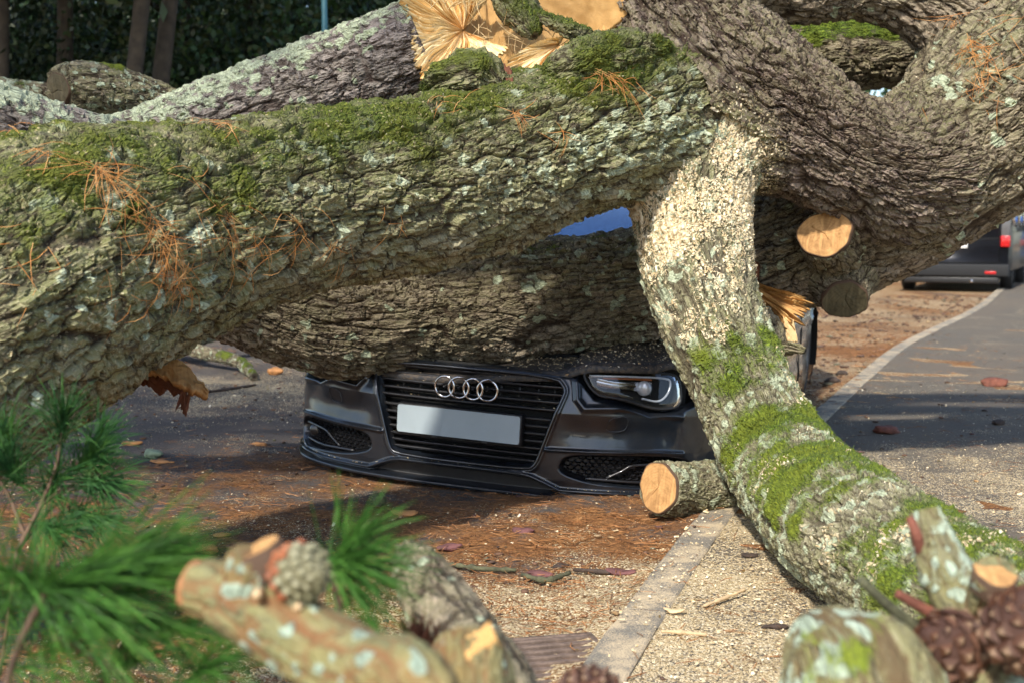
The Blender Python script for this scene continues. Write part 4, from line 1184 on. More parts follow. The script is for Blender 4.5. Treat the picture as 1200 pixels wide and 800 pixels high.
# intakes: honeycomb mesh, blade and fog lamp
for sg in (1, -1):
    mb = MB()
    hx, hz = 0.030, 0.0150
    for r_ in range(9):
        for c_ in range(20):
            cu = 0.43 + c_ * hx + (hx / 2 if r_ % 2 else 0); cz = 0.09 + r_ * hz
            if poly_sd(np.array([cu]), np.array([cz]), INTAKE)[0] > -0.010: continue
            k = np.linspace(0, 2 * math.pi, 7)[:-1]
            ring = np.stack([cu + np.cos(k) * hx * 0.58, cz + np.sin(k) * hz * 0.66], 1)
            inner = np.stack([cu + np.cos(k) * hx * 0.40, cz + np.sin(k) * hz * 0.42], 1)
            a = nose(ring[:, 0] * sg, ring[:, 1], 0.030); b = nose(inner[:, 0] * sg, inner[:, 1], 0.040)
            mb.add(np.vstack([a, b]), [(i, (i + 1) % 6, 6 + (i + 1) % 6, 6 + i) for i in range(6)])
    mb.build("intake_mesh", M_GLOSSB, bumper, smooth=False)
    q = np.array([(0.60, 0.118), (0.66, 0.150), (0.70, 0.172), (0.86, 0.176)])
    MB().tube(resample(nose(u_of_x(q[:, 0]) * sg, q[:, 1], 0.018), n=20)[0], 0.006, 6).build("intake_blade", M_GLOSSB, bumper)
    q = np.array([(0.52, 0.112), (0.60, 0.110), (0.72, 0.104), (0.86, 0.104)])
    MB().tube(resample(nose(u_of_x(q[:, 0]) * sg, q[:, 1], 0.020), n=20)[0], 0.006, 6).build("intake_blade", M_GLOSSB, bumper)
    c = nose(np.array([u_of_x(0.80) * sg]), np.array([0.15]), 0.028)[0]
    mb = MB()
    for k in range(1):
        pts = np.array([c + np.array([0, 0.02, 0]), c + np.array([0, -0.004, 0]), c + np.array([0, -0.010, 0])])
        mb.tube(pts, [0.030, 0.028, 0.016], 16)
    mb.build("fog_lamp", M_GLOSSB, bumper)
    # tow eye / washer cover outline
    cq = to_u([(0.585, 0.305), (0.655, 0.31), (0.668, 0.345), (0.66, 0.372), (0.60, 0.362)])
    pp = np.array(rounded(cq, 1)); pp = np.vstack([pp, pp[:1]])
    ii = -0.0015 + 0.010 * np.exp(-(np.abs(pp[:, 1] - 0.30) / 0.055) ** 2)
    MB().tube(nose(pp[:, 0] * sg, pp[:, 1], ii), 0.0016, 5, False).build("washer_cover", M_PAINT, bumper)

# grille: backing, frame, bars, ribs
gu = np.linspace(-0.46, 0.46, 40); gz = np.linspace(0.12, 0.525, 20)
A_, B_ = np.meshgrid(gu, gz, indexing='ij')
link("grille_backing", mesh_data("grille_backing", nose(A_.ravel(), B_.ravel(), 0.085), grid_faces(40, 20, False), M_VOID), car)
fr_ = np.vstack([GRILLE, GRILLE[:1]])
MB().tube(nose(fr_[:, 0], fr_[:, 1], -0.004), 0.0062, 8, False).build("grille_frame", M_DARKCHROME, car)
def half_w(zz):
    g = GRILLE[GRILLE[:, 0] > 0]
    o_ = np.argsort(g[:, 1])
    return np.interp(zz, g[o_, 1], g[o_, 0]) - 0.006
for zz in (0.492, 0.462, 0.432, 0.402, 0.372, 0.212, 0.186, 0.160):
    w = half_w(zz)
    uu = np.linspace(-w, w, 30)
    a = []
    for dz, ii in ((-0.006, 0.034), (0.004, 0.020), (0.009, 0.022), (0.009, 0.050), (-0.006, 0.050)):
        a.append(nose(uu, np.full(30, zz + dz), ii))
    S = np.stack(a, 1)
    link("grille_bar", mesh_data("grille_bar", S.reshape(-1, 3), grid_faces(30, 5, True), M_GLOSSB, smooth=False), car)
for uu in (-0.30, -0.22, -0.14, 0.14, 0.22, 0.30, 0.37):
    zz = np.array([0.385, 0.505]) if abs(uu) < 0.36 else np.array([0.40, 0.49])
    p0 = nose(np.array([uu, uu]), zz, 0.046)
    MB().tube(p0, 0.0045, 6).build("grille_rib", M_BLACK, car)
for sg in (-1, 1):
    for zz in (0.335, 0.305, 0.275, 0.245):
        w = half_w(zz)
        uu = np.linspace(0.255, w, 8) * sg
        MB().tube(nose(uu, np.full(8, zz), 0.030), 0.008, 6).build("grille_bar", M_BLACK, car)
# plate carrier
mb = MB(); mb.box(-0.285, 0.262, -0.012, 0.03, 0.225, 0.352, 0.006); mb.build("plate_carrier", M_BLACK, car)
# number plate, left blank
w_, h_ = 0.268, 0.0565
cs = []
for cx, cz, a0 in ((w_ - 0.010, h_ - 0.010, 0), (-w_ + 0.010, h_ - 0.010, 90), (-w_ + 0.010, -h_ + 0.010, 180), (w_ - 0.010, -h_ + 0.010, 270)):
    for k in range(5):
        a = math.radians(a0 + k * 22.5)
        cs.append((cx + 0.010 * math.cos(a), cz + 0.010 * math.sin(a)))
cs = np.array(cs)
V = np.vstack([np.c_[cs[:, 0] - 0.012, np.full(len(cs), -0.0165), cs[:, 1] + 0.290], np.c_[cs[:, 0] - 0.012, np.full(len(cs), -0.011), cs[:, 1] + 0.290]])
n_ = len(cs)
link("number_plate", mesh_data("number_plate", V, [tuple(range(n_))] + [(i, n_ + i, n_ + (i + 1) % n_, (i + 1) % n_) for i in range(n_)], M_PLATE, smooth=False), car)
for dx in (-0.11, 0.11):
    mb = MB(); mb.box(-0.012 + dx, 0.012 + dx, -0.018, -0.011, 0.222, 0.231, 0.002); mb.build("plate_clip", M_BLACK, car)
# badge: four linked rings
k = np.linspace(0, 2 * math.pi, 41)
for i, cx in enumerate((-0.086, -0.0235, 0.039, 0.1015)):
    yy = -0.010 + 0.0025 * np.cos(k * 1) * (1 if i % 2 else -1)
    MB().tube(np.stack([cx + 0.0425 * np.cos(k), yy + 0.0 * k + lean(0.434), 0.434 + 0.0425 * np.sin(k)], 1), 0.0052, 10, False, 0.75).build("emblem_ring", M_CHROME, car)
    if i < 4:
        mb = MB(); mb.box(cx - 0.004, cx + 0.004, 0.0, 0.05, 0.43, 0.438); mb.build("emblem_mount", M_BLACK, car)

# headlamps
for sg in (1, -1):
    hl = link("headlamp", None, car)
    uu = np.arange(0.44, 1.06, 0.008); zz = np.arange(0.385, 0.555, 0.006)
    A_, B_ = np.meshgrid(uu, zz, indexing='ij'); a, b = A_.ravel(), B_.ravel()
    sd = poly_sd(a, b, LAMP)
    F = grid_faces(len(uu), len(zz), False); F = F[sd[F].max(axis=1) < 0.004]
    def lampmesh(name, inset, mat, ff=F):
        us_ = np.unique(ff); rm_ = -np.ones(len(a), int); rm_[us_] = np.arange(len(us_))
        return link(name, mesh_data(name, nose(a * sg, b, inset)[us_], rm_[ff], mat), hl)
    lampmesh("housing", 0.055 * sstep(0.004, -0.014, sd) + 0.004, M_VOID)
    F2 = F[(sd[F].max(axis=1) < -0.001)]
    lampmesh("lens_cover", 0.002 - 0.006 * sstep(0, -0.02, sd), M_LENS, F2)
    fr2 = np.vstack([LAMP, LAMP[:1]])
    MB().tube(nose(fr2[:, 0] * sg, fr2[:, 1], 0.004), 0.006, 6, False).build("lamp_rim", M_BLACK, hl)
    # silver reflector blade, projector and running light
    q = np.array([(0.535, 0.478), (0.60, 0.470), (0.68, 0.468), (0.745, 0.452)])
    q2 = np.array([(0.520, 0.512), (0.60, 0.500), (0.68, 0.500), (0.745, 0.505)])
    n_ = 24
    s1 = resample(nose(u_of_x(q[:, 0]) * sg, q[:, 1], 0.034), n=n_)[0]; s2 = resample(nose(u_of_x(q2[:, 0]) * sg, q2[:, 1], 0.040), n=n_)[0]
    tt = np.linspace(0, 1, 8)
    S = s1[:, None] * (1 - tt)[None, :, None] + s2[:, None] * tt[None, :, None]
    S[..., 1] += (0.020 * np.sin(math.pi * tt))[None, :]
    link("reflector", mesh_data("reflector", S.reshape(-1, 3), grid_faces(n_, 8, False), M_CHROME), hl)
    c = nose(np.array([u_of_x(0.715) * sg]), np.array([0.478]), 0.03)[0]
    mb = MB(); kk = np.linspace(0, math.pi / 2, 8)
    mb.tube(np.stack([np.full(9, c[0]), np.r_[c[1] + 0.03, c[1] + 0.004 - 0.016 * np.sin(kk)], np.full(9, c[2])], 1), np.r_[0.030, 0.030 * np.cos(kk) + 0.001], 18); mb.build("projector", M_CLEARLENS, hl)
    q = np.array([(0.50, 0.520), (0.62, 0.523), (0.78, 0.520), (0.808, 0.50), (0.80, 0.455), (0.770, 0.430), (0.71, 0.440)])
    MB().tube(resample(nose(u_of_x(q[:, 0]) * sg, q[:, 1], 0.022), n=50)[0], 0.0050, 6, True).build("running_light", M_CLEARLENS, hl)
    q = np.array([(0.555, 0.512), (0.66, 0.514), (0.74, 0.512)])
    MB().tube(resample(nose(u_of_x(q[:, 0]) * sg, q[:, 1], 0.030), n=14)[0], 0.0045, 6, True).build("indicator", simple("amber_lens_%d" % (sg + 1), (0.30, 0.09, 0.02), 0.3), hl)

# bonnet: pressed down under the trunk, its front edge sprung up over the lamps
hx = np.linspace(-0.86, 0.86, 120); ht = np.linspace(0, 1, 70)
X_, T_ = np.meshgrid(hx, ht, indexing='ij'); x, t = X_.ravel(), T_.ravel()
fy = np.interp(np.abs(x), _pl[:, 0], _pl[:, 1]) + 0.045
fz = np.interp(x, [-0.86, -0.5, -0.2, 0.0, 0.18, 0.38, 0.50, 0.74, 0.80, 0.86], [0.50, 0.475, 0.475, 0.485, 0.510, 0.526, 0.572, 0.576, 0.594, 0.57])
yb = 1.42 - 0.18 * (np.abs(x) / 0.86) ** 2
y = fy + (yb - fy) * t
zb = 0.80 - 0.07 * (np.abs(x) / 0.86) ** 2
dent = np.exp(-((y - 0.42) / 0.26) ** 2)
z = fz + 0.035 * np.sin(np.clip(t * 6, 0, math.pi / 2)) + (zb - fz - 0.035) * sstep(0.25, 1.0, t) - 0.03 * dent * sstep(0.6, -0.4, x)
z += 0.010 * fbm(np.stack([x * 4, y * 4, 0 * x], 1), 2, 7) * sstep(0, 0.1, t) - 0.012 * (t < 0.006)
z += 0.018 * np.exp(-(np.abs(np.abs(x) - 0.42) / 0.03) ** 2) * sstep(0.0, 0.2, t)
V = np.stack([x, y, z], 1)
Vb = V - np.array([0, -0.004, 0.022])
def bonnet_mat():
    m = NT("dusty_bonnet_paint")
    m.col(m.mix(m.ramp(m.noise(60, 4, 0.7), [(0.42, 0.0), (0.60, 1.0)]), (0.014, 0.015, 0.018), (0.075, 0.055, 0.038)))
    m.set(Metallic=0.2, Roughness=0.6, Coat_Weight=0.25, Coat_Roughness=0.3)
    m.bump(m.noise(180, 2), 0.5, 0.003)
    return m.m
F = grid_faces(120, 70, False)[:, ::-1]
n_ = len(V)
fe = np.arange(119) * 70
edge = np.stack([fe + 70, fe, fe + n_, fe + 70 + n_], 1)
bonnet = link("bonnet", mesh_data("bonnet", np.vstack([V, Vb]), np.vstack([F, edge]), bonnet_mat()), car)
BONNET_V = V
# dark slam panel under the sprung bonnet
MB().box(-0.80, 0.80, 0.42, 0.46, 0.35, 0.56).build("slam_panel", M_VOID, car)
for sg in (1, -1):
    q = np.array([[sg * xx, np.interp(xx, _pl[:, 0], _pl[:, 1]) + 0.11, 0.44] for xx in np.linspace(0.38, 0.84, 12)])
    S = np.stack([q + np.array([0, 0.0, 0.12]), q + np.array([0, 0.0, -0.08])], 1)
    link("lamp_carrier", mesh_data("lamp_carrier", S.reshape(-1, 3), grid_faces(12, 2, False), M_VOID), car)

# sides with wheel arches
def belt(y):
    return np.interp(y, [0.5, 0.9, 1.4, 2.5, 3.4, 4.1, 4.55], [0.585, 0.62, 0.70, 0.74, 0.77, 0.76, 0.70])
AX = (0.90, 3.62)
for sg in (1, -1):
    yy = np.arange(0.46, 4.56, 0.022); tt = np.linspace(0, 1, 34)
    A_, B_ = np.meshgrid(yy, tt, indexing='ij'); y, t = A_.ravel(), B_.ravel()
    z = 0.10 + (belt(y) - 0.10) * t
    w = np.interp(y, [0.46, 0.62, 0.9, 3.6, 4.2, 4.56], [0.955, 0.975, 0.972, 0.965, 0.91, 0.78])
    x = w - 0.09 * np.clip(t - 0.55, 0, 1) ** 1.5 - 0.10 * np.clip(0.28 - t, 0, 1) ** 1.2 - 0.012 * np.exp(-((t - 0.42) / 0.10) ** 2) + 0.010 * np.exp(-((t - 0.72) / 0.03) ** 2)
    da = np.minimum(np.hypot(y - AX[0], z - 0.28), np.hypot(y - AX[1], z - 0.30))
    x += 0.014 * np.exp(-((da - 0.36) / 0.02) ** 2)
    F = grid_faces(len(yy), 34, False); F = F[da[F].min(axis=1) > 0.345]
    if sg > 0: F = F[:, ::-1]
    us_ = np.unique(F); rm_ = -np.ones(len(y), int); rm_[us_] = np.arange(len(us_))
    side = link("side_panel", mesh_data("side_panel", np.stack([x * sg, y, z], 1)[us_], rm_[F], M_PAINT), car)
    # closed inside of the arches and sill
    for a_, az in zip(AX, (0.28, 0.30)):
        kk = np.linspace(-0.2, math.pi + 0.2, 24)
        S = np.stack([np.stack([np.full(24, sg * xx), a_ + 0.352 * np.cos(kk), az + 0.352 * np.sin(kk)], 1) for xx in (0.95, 0.62)], 1)
        link("arch_liner", mesh_data("arch_liner", S.reshape(-1, 3), grid_faces(24, 2, False), M_VOID), car)
    # wheels
    for a_, az in zip(AX, (0.30, 0.325)):
        wh = link("wheel", None, car, loc=(sg * 0.80, a_, az))
        kk = np.linspace(0, 2 * math.pi, 49)[:-1]
        prof = [(-0.11, 0.225), (-0.115, 0.29), (-0.09, 0.318), (0.0, 0.322), (0.09, 0.318), (0.115, 0.29), (0.11, 0.225)]
        S = np.stack([np.stack([np.full(48, sg * px_), r_ * np.cos(kk), r_ * np.sin(kk)], 1) for px_, r_ in prof], 0)
        link("tyre", mesh_data("tyre", S.reshape(-1, 3), grid_faces(len(prof), 48, True), M_TYRE), wh)
        mb = MB()
        rim = [(-0.10, 0.225), (0.06, 0.212), (0.105, 0.226), (0.112, 0.232), (0.112, 0.222), (0.07, 0.205)]
        S = np.stack([np.stack([np.full(48, sg * px_), r_ * np.cos(kk), r_ * np.sin(kk)], 1) for px_, r_ in rim], 0)
        mb.add(S.reshape(-1, 3), [tuple(f) for f in grid_faces(len(rim), 48, True)])
        for s_ in range(10):
            a0 = s_ * math.pi / 5 + (0.12 if s_ % 2 else -0.12) * 1.0
            d_ = np.array([0, math.cos(a0), math.sin(a0)])
            mb.tube(np.array([d_ * 0.04 + [sg * 0.075, 0, 0], d_ * 0.13 + [sg * 0.09, 0, 0], d_ * 0.218 + [sg * 0.085, 0, 0]]), [0.022, 0.014, 0.016], 6)
        mb.tube(np.array([[sg * 0.03, 0, 0], [sg * 0.085, 0, 0], [sg * 0.095, 0, 0]]), [0.06, 0.055, 0.03], 16)
        mb.build("rim", M_ALLOY, wh)
        dk = MB(); dk.tube(np.array([[sg * 0.0, 0, 0], [sg * 0.012, 0, 0]]), [0.17, 0.17], 24); dk.build("brake_disc", M_DARKCHROME, wh)
    # door seams, handle, mirror
    for ys_ in (1.55, 2.95):
        zz = np.linspace(0.16, 0.70, 10); tz = (zz - 0.10) / (belt(ys_) - 0.10)
        xx = 0.970 - 0.09 * np.clip(tz - 0.55, 0, 1) ** 1.5 - 0.10 * np.clip(0.28 - tz, 0, 1) ** 1.2 - 0.012 * np.exp(-((tz - 0.42) / 0.10) ** 2)
        MB().tube(np.stack([sg * xx, np.full(10, ys_), zz], 1), 0.003, 4, False).build("door_seam", M_VOID, car)
    mb = MB(); mb.tube(np.array([[sg * 0.945, 2.62, 0.62], [sg * 0.965, 2.70, 0.622], [sg * 0.945, 2.80, 0.624]]), [0.010, 0.014, 0.010], 8); mb.build("door_handle", M_PAINT, car)
    MB().tube(np.array([[sg * 0.86, 1.62, 0.74], [sg * 0.95, 1.60, 0.80], [sg * 1.02, 1.60, 0.82], [sg * 1.06, 1.62, 0.82]]), [0.02, 0.06, 0.075, 0.03], 12).build("wing_mirror", M_PAINT, car)

# cabin: windscreen, side glass, roof, rear
def arc_sheet(name, y0, z0, w0, y1, z1, w1, mat, bow=0.05, n=24, m_=14, crown=0.04):
    s = np.linspace(-1, 1, n); t = np.linspace(0, 1, m_)
    S_, T2 = np.meshgrid(s, t, indexing='ij')
    w = w0 + (w1 - w0) * T2
    V = np.stack([S_ * w, y0 + (y1 - y0) * T2 + bow * S_ ** 2, z0 + (z1 - z0) * T2 + 0.06 * np.sin(math.pi * T2) * (z1 > z0) - crown * S_ ** 2 * T2], -1)
    return link(name, mesh_data(name, V.reshape(-1, 3), grid_faces(n, m_, False), mat), car)
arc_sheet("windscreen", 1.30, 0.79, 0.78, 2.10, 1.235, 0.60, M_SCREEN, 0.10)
arc_sheet("roof", 2.10, 1.238, 0.602, 3.00, 1.26, 0.60, M_PAINT, 0.10, crown=0.04)
arc_sheet("rear_window", 3.0, 1.258, 0.60, 3.85, 0.86, 0.72, M_SIDEGLASS, 0.05)
arc_sheet("boot_lid", 3.80, 0.87, 0.76, 4.50, 0.80, 0.72, M_PAINT, 0.02, crown=0.06)
MB().box(-0.76, 0.76, 4.46, 4.54, 0.25, 0.79, 0.03).build("rear_panel", M_PAINT, car)
for sg in (1, -1):
    q0 = np.array([[sg * 0.90, 1.35, 0.70], [sg * 0.905, 2.2, 0.735], [sg * 0.90, 3.0, 0.76], [sg * 0.86, 3.85, 0.78]])
    q1 = np.array([[sg * 0.79, 1.42, 0.80], [sg * 0.605, 2.18, 1.19], [sg * 0.60, 2.95, 1.215], [sg * 0.74, 3.8, 0.88]])
    a = resample(q0, n=30)[0]; b = resample(q1, n=30)[0]
    tt = np.linspace(0, 1, 8)
    S = a[:, None] * (1 - tt)[None, :, None] + b[:, None] * tt[None, :, None]
    S[..., 0] += sg * 0.03 * np.sin(math.pi * tt)[None]
    link("side_window", mesh_data("side_window", S.reshape(-1, 3), grid_faces(30, 8, False), M_SIDEGLASS), car)
    MB().tube(b, 0.028, 8).build("roof_pillar", M_PAINT, car)
    MB().box(sg * 0.60 - 0.14, sg * 0.60 + 0.14, 4.50, 4.56, 0.58, 0.70, 0.02).build("tail_light", M_REDLENS, car)
MB().box(-0.70, 0.70, 0.55, 4.4, 0.14, 0.30).build("underbody", M_VOID, car)

# sawdust on the bonnet
_w = np.array(Matrix((_X, _Y, _Z)).transposed())
_bv = BONNET_V[(BONNET_V[:, 0] > 0.1) & (BONNET_V[:, 1] < 0.75)]
_lu = RNG.uniform(-1.0, 1.0, 420)
_lz = np.where(RNG.uniform(size=420) < 0.5, np.interp(np.abs(_lu), _lipx, _lipz) + 0.012, RNG.choice([0.501, 0.471, 0.441, 0.411, 0.381, 0.221, 0.195], 420))
_lk = (_lz < 0.13) | (np.abs(_lu) < half_w(_lz))
_lb = nose(_lu[_lk], _lz[_lk], np.where(_lz[_lk] < 0.13, -0.004, 0.030) + 0.008 * RNG.uniform(-1, 1, _lk.sum()))
V, F = flakes(_lb, np.tile([0, 0, 1.0], (len(_lb), 1)), 0.0030, 18)
tag(mobj("sawdust", V @ _w.T + CAR_O, F, M_DUST, smooth=False), "pale sawdust grains caught on the car's grille and front lip", "sawdust", kind="stuff")
_k = RNG.integers(0, len(_bv), 1500)
_b = _bv[_k] + np.c_[RNG.normal(size=(1500, 2)) * 0.01, np.zeros(1500)]
V, F = flakes(_b, np.tile([0, 0, 1.0], (1500, 1)), 0.0042, 8)
tag(mobj("sawdust", V @ _w.T + CAR_O, F, M_DUST, smooth=False), "pale sawdust sprinkled over the car bonnet", "sawdust", kind="stuff")
# ================================================================ vehicles beyond
M_VAN = simple("van_paint", (0.010, 0.012, 0.018), 0.45, 0.2, 0.15, 12, 0.0, Coat_Weight=0.35)
M_VANTRIM = plastic("van_trim", (0.009, 0.010, 0.012), 0.75)
M_BLUE = simple("blue_paint", (0.035, 0.10, 0.32), 0.3, 0.2, 0.15, 12, 0.0, Coat_Weight=0.8)
M_WHITEP = simple("white_plate", (0.7, 0.7, 0.68), 0.4, 0.0, 0.05, 20)

def loft_body(name, st, mat, parent, n=28):
    """st rows: y, half width, z bottom, z shoulder, z roof, half width at roof"""
    rows = []
    for y, w, z0, zs_, zr, wr in st:
        pts = np.array([(w * 0.90, z0), (w, z0 + 0.08), (w * 1.005, (z0 + zs_) / 2), (w * 0.985, zs_), ((w + wr) / 2 * 0.99, (zs_ + zr) / 2), (wr, zr - 0.10), (wr * 0.86, zr - 0.02), (0, zr)])
        pts = resample(np.c_[pts, np.zeros(len(pts))], n=n)[0][:, :2]
        full = np.vstack([pts, (pts * [-1, 1])[-2::-1]])
        rows.append(np.c_[full[:, 0], np.full(len(full), y), full[:, 1]])
    S = np.array(rows); k = S.shape[1]
    F = [tuple(f) for f in grid_faces(len(S), k, True)] + [tuple(range(k)), tuple(range((len(S) - 1) * k, len(S) * k))[::-1]]
    return link(name, mesh_data(name, S.reshape(-1, 3), F, mat), parent)

def add_wheels(parent, w, ys, r):
    for sx in (-1, 1):
        for y in ys:
            wh = link("wheel", None, parent, loc=(sx * (w - 0.11), y, r))
            kk = np.linspace(0, 2 * math.pi, 33)[:-1]
            prof = [(-0.10, r * 0.66), (-0.105, r * 0.9), (-0.08, r), (0.08, r), (0.105, r * 0.9), (0.10, r * 0.66)]
            S = np.stack([np.stack([np.full(32, p_), q_ * np.cos(kk), q_ * np.sin(kk)], 1) for p_, q_ in prof], 0)
            link("tyre", mesh_data("tyre", S.reshape(-1, 3), grid_faces(6, 32, True), M_TYRE), wh)
            mb = MB(); mb.tube(np.array([[-0.08 * sx, 0, 0], [0.07 * sx, 0, 0], [0.085 * sx, 0, 0], [0.06 * sx, 0, 0]]), [r * 0.66, r * 0.66, r * 0.62, 0.05], 24); mb.build("rim", M_ALLOY, wh)

van = thing("parked_van", (7.80, 22.75, 0), "dark grey van parked by the kerb beyond the tree, seen from behind", "van", rot=(0, 0, -math.radians(25.5)))
loft_body("body", [(0.0, 0.93, 0.40, 1.05, 1.92, 0.80), (0.06, 0.965, 0.36, 1.08, 1.96, 0.83), (0.5, 0.98, 0.34, 1.10, 1.98, 0.85), (3.2, 0.98, 0.34, 1.10, 1.97, 0.85), (3.7, 0.98, 0.34, 1.08, 1.86, 0.80), (4.3, 0.96, 0.34, 1.0, 1.22, 0.78), (4.8, 0.92, 0.36, 0.85, 1.02, 0.75), (5.0, 0.80, 0.40, 0.75, 0.90, 0.66)], M_VAN, van)
MB().box(-0.97, 0.97, -0.10, 0.12, 0.28, 0.50, 0.03).build("rear_bumper", M_VANTRIM, van)
MB().box(-0.80, 0.80, -0.07, 0.10, 0.16, 0.27, 0.02).build("bumper_valance", M_BLACK, van)
MB().box(-0.70, 0.70, -0.015, 0.05, 1.12, 1.72, 0.02).build("rear_window", M_SIDEGLASS, van)
mb = MB()
for x0, x1, z0, z1 in ((-0.79, 0.79, 0.520, 0.530), (-0.79, -0.782, 0.53, 1.80), (0.782, 0.79, 0.53, 1.80), (-0.79, 0.79, 0.965, 0.972)):
    mb.box(x0, x1, -0.012, 0.02, z0, z1)
mb.build("tailgate_seam", M_VOID, van)
MB().box(-0.26, 0.26, -0.03, 0.03, 0.78, 0.90, 0.004).build("number_plate", M_WHITEP, van)
for sx in (-1, 1):
    tl = MB().box(sx * 0.885 - 0.075, sx * 0.885 + 0.075, -0.035, 0.12, 0.96, 1.40, 0.02).build("tail_light", simple("smoked_lens", (0.12, 0.12, 0.125), 0.25, 0.2) if sx < 0 else bpy.data.materials["smoked_lens"], van)
    MB().box(sx * 0.885 - 0.079, sx * 0.885 + 0.079, -0.040, 0.12, 0.80, 1.00, 0.02).build("red_lens", M_REDLENS, tl)
    MB().box(sx * 0.66 - 0.09, sx * 0.66 + 0.09, -0.108, -0.09, 0.33, 0.38, 0.005).build("reflector", M_REDLENS, van)
    for y0, y1 in ((0.35, 1.55), (1.7, 2.8), (2.95, 3.75)):
        MB().box(sx * 0.925 - 0.035, sx * 0.925 + 0.035, y0, y1, 1.14, 1.62, 0.02).build("side_window", M_SIDEGLASS, van)
    MB().tube(np.array([[sx * 0.95, 3.6, 1.12], [sx * 1.10, 3.62, 1.18], [sx * 1.17, 3.62, 1.22]]), [0.03, 0.10, 0.08], 10).build("wing_mirror", M_VANTRIM, van)
MB().tube(np.array([[0.35, -0.09, 0.20], [0.35, 0.3, 0.21]]), 0.03, 10).build("exhaust_pipe", M_CHROME, van)
MB().box(-0.8, 0.8, 0.1, 4.7, 0.22, 0.40).build("underbody", M_VOID, van)
add_wheels(van, 0.97, (0.95, 4.0), 0.335)

bcar = thing("parked_car", (12.75, 31.3, 0), "blue car parked beyond the dark van, only its rear corner showing", "car", rot=(0, 0, -math.radians(25.5)))
loft_body("body", [(0.0, 0.80, 0.40, 0.80, 0.98, 0.70), (0.10, 0.87, 0.32, 0.86, 1.05, 0.72), (0.5, 0.89, 0.30, 0.90, 1.40, 0.60), (1.0, 0.89, 0.30, 0.92, 1.47, 0.60), (2.2, 0.89, 0.30, 0.92, 1.46, 0.60), (3.0, 0.88, 0.30, 0.86, 1.0, 0.66), (3.9, 0.85, 0.32, 0.74, 0.86, 0.62), (4.1, 0.74, 0.40, 0.66, 0.74, 0.55)], M_BLUE, bcar)
MB().box(-0.60, 0.60, 0.16, 0.34, 1.02, 1.30, 0.03).build("rear_window", M_SIDEGLASS, bcar)
MB().box(-0.86, 0.86, -0.08, 0.12, 0.28, 0.50, 0.03).build("rear_bumper", M_BLACK, bcar)
MB().box(-0.27, 0.27, -0.05, 0.03, 0.60, 0.72, 0.004).build("number_plate", M_WHITEP, bcar)
for sx in (-1, 1):
    MB().box(sx * 0.70 - 0.15, sx * 0.70 + 0.15, -0.03, 0.12, 0.76, 0.93, 0.03).build("tail_light", M_REDLENS, bcar)
add_wheels(bcar, 0.88, (0.75, 3.3), 0.31)

# ================================================================ forest
def leaf_mat(name, lo, mid, hi):
    m = NT(name)
    oi = m.n("ShaderNodeObjectInfo")
    f = m.math('ADD', m.noise(1.7, 3), m.math('MULTIPLY', m.math('SUBTRACT', oi.outputs["Random"], 0.5), 0.2))
    m.col(m.ramp(f, [(0.32, lo), (0.52, mid), (0.72, hi)]))
    m.set(Roughness=0.45, Specular_IOR_Level=0.4)
    return m.m
M_LEAF = leaf_mat("broad_leaf", (0.012, 0.030, 0.010), (0.024, 0.058, 0.016), (0.055, 0.10, 0.028))
M_LEAF2 = leaf_mat("olive_leaf", (0.016, 0.026, 0.010), (0.035, 0.052, 0.018), (0.07, 0.085, 0.03))
M_TRUNK = simple("forest_bark", (0.060, 0.046, 0.030), 0.9, 0.0, 0.4, 9, 0.8)

def leaf_cloud(n, rad, seed, size, clumps=26, shell=0.55):
    """leaves in clumps spread through an uneven crown, unit metres, centred on 0"""
    r = np.random.default_rng(seed)
    c = r.normal(size=(clumps, 3)); c /= np.linalg.norm(c, axis=1)[:, None]
    c *= (r.uniform(shell * 0.5, 1.0, clumps) ** 0.6)[:, None]
    k = r.integers(0, clumps, n)
    p = c[k] + r.normal(size=(n, 3)) * (0.17 + 0.10 * r.uniform(size=clumps))[k][:, None]
    p *= np.asarray(rad)
    d = r.normal(size=(n, 3)); d[:, 2] -= 0.4; d /= np.linalg.norm(d, axis=1)[:, None]
    s = np.cross(d, r.normal(size=(n, 3))); s /= np.linalg.norm(s, axis=1)[:, None]
    L = (size * r.uniform(0.6, 1.3, n))[:, None]; W = L * 0.30
    nn = np.cross(d, s)
    V = np.stack([p, p + d * L * 0.5 + s * W, p + d * L + nn * L * 0.12, p + d * L * 0.5 - s * W], 1).reshape(-1, 3)
    return V, np.arange(4 * n).reshape(n, 4)

_cv = [mesh_data("crown", *leaf_cloud(5200, (3.4, 3.4, 2.6), 40 + i, 0.20, 34), M_LEAF if i % 2 == 0 else M_LEAF2, smooth=False) for i in range(3)]
_sv = [mesh_data("foliage", *leaf_cloud(6500, (1.7, 1.5, 2.2), 50 + i, 0.095, 44, 0.3), M_LEAF if i < 2 else M_LEAF2, smooth=False) for i in range(3)]

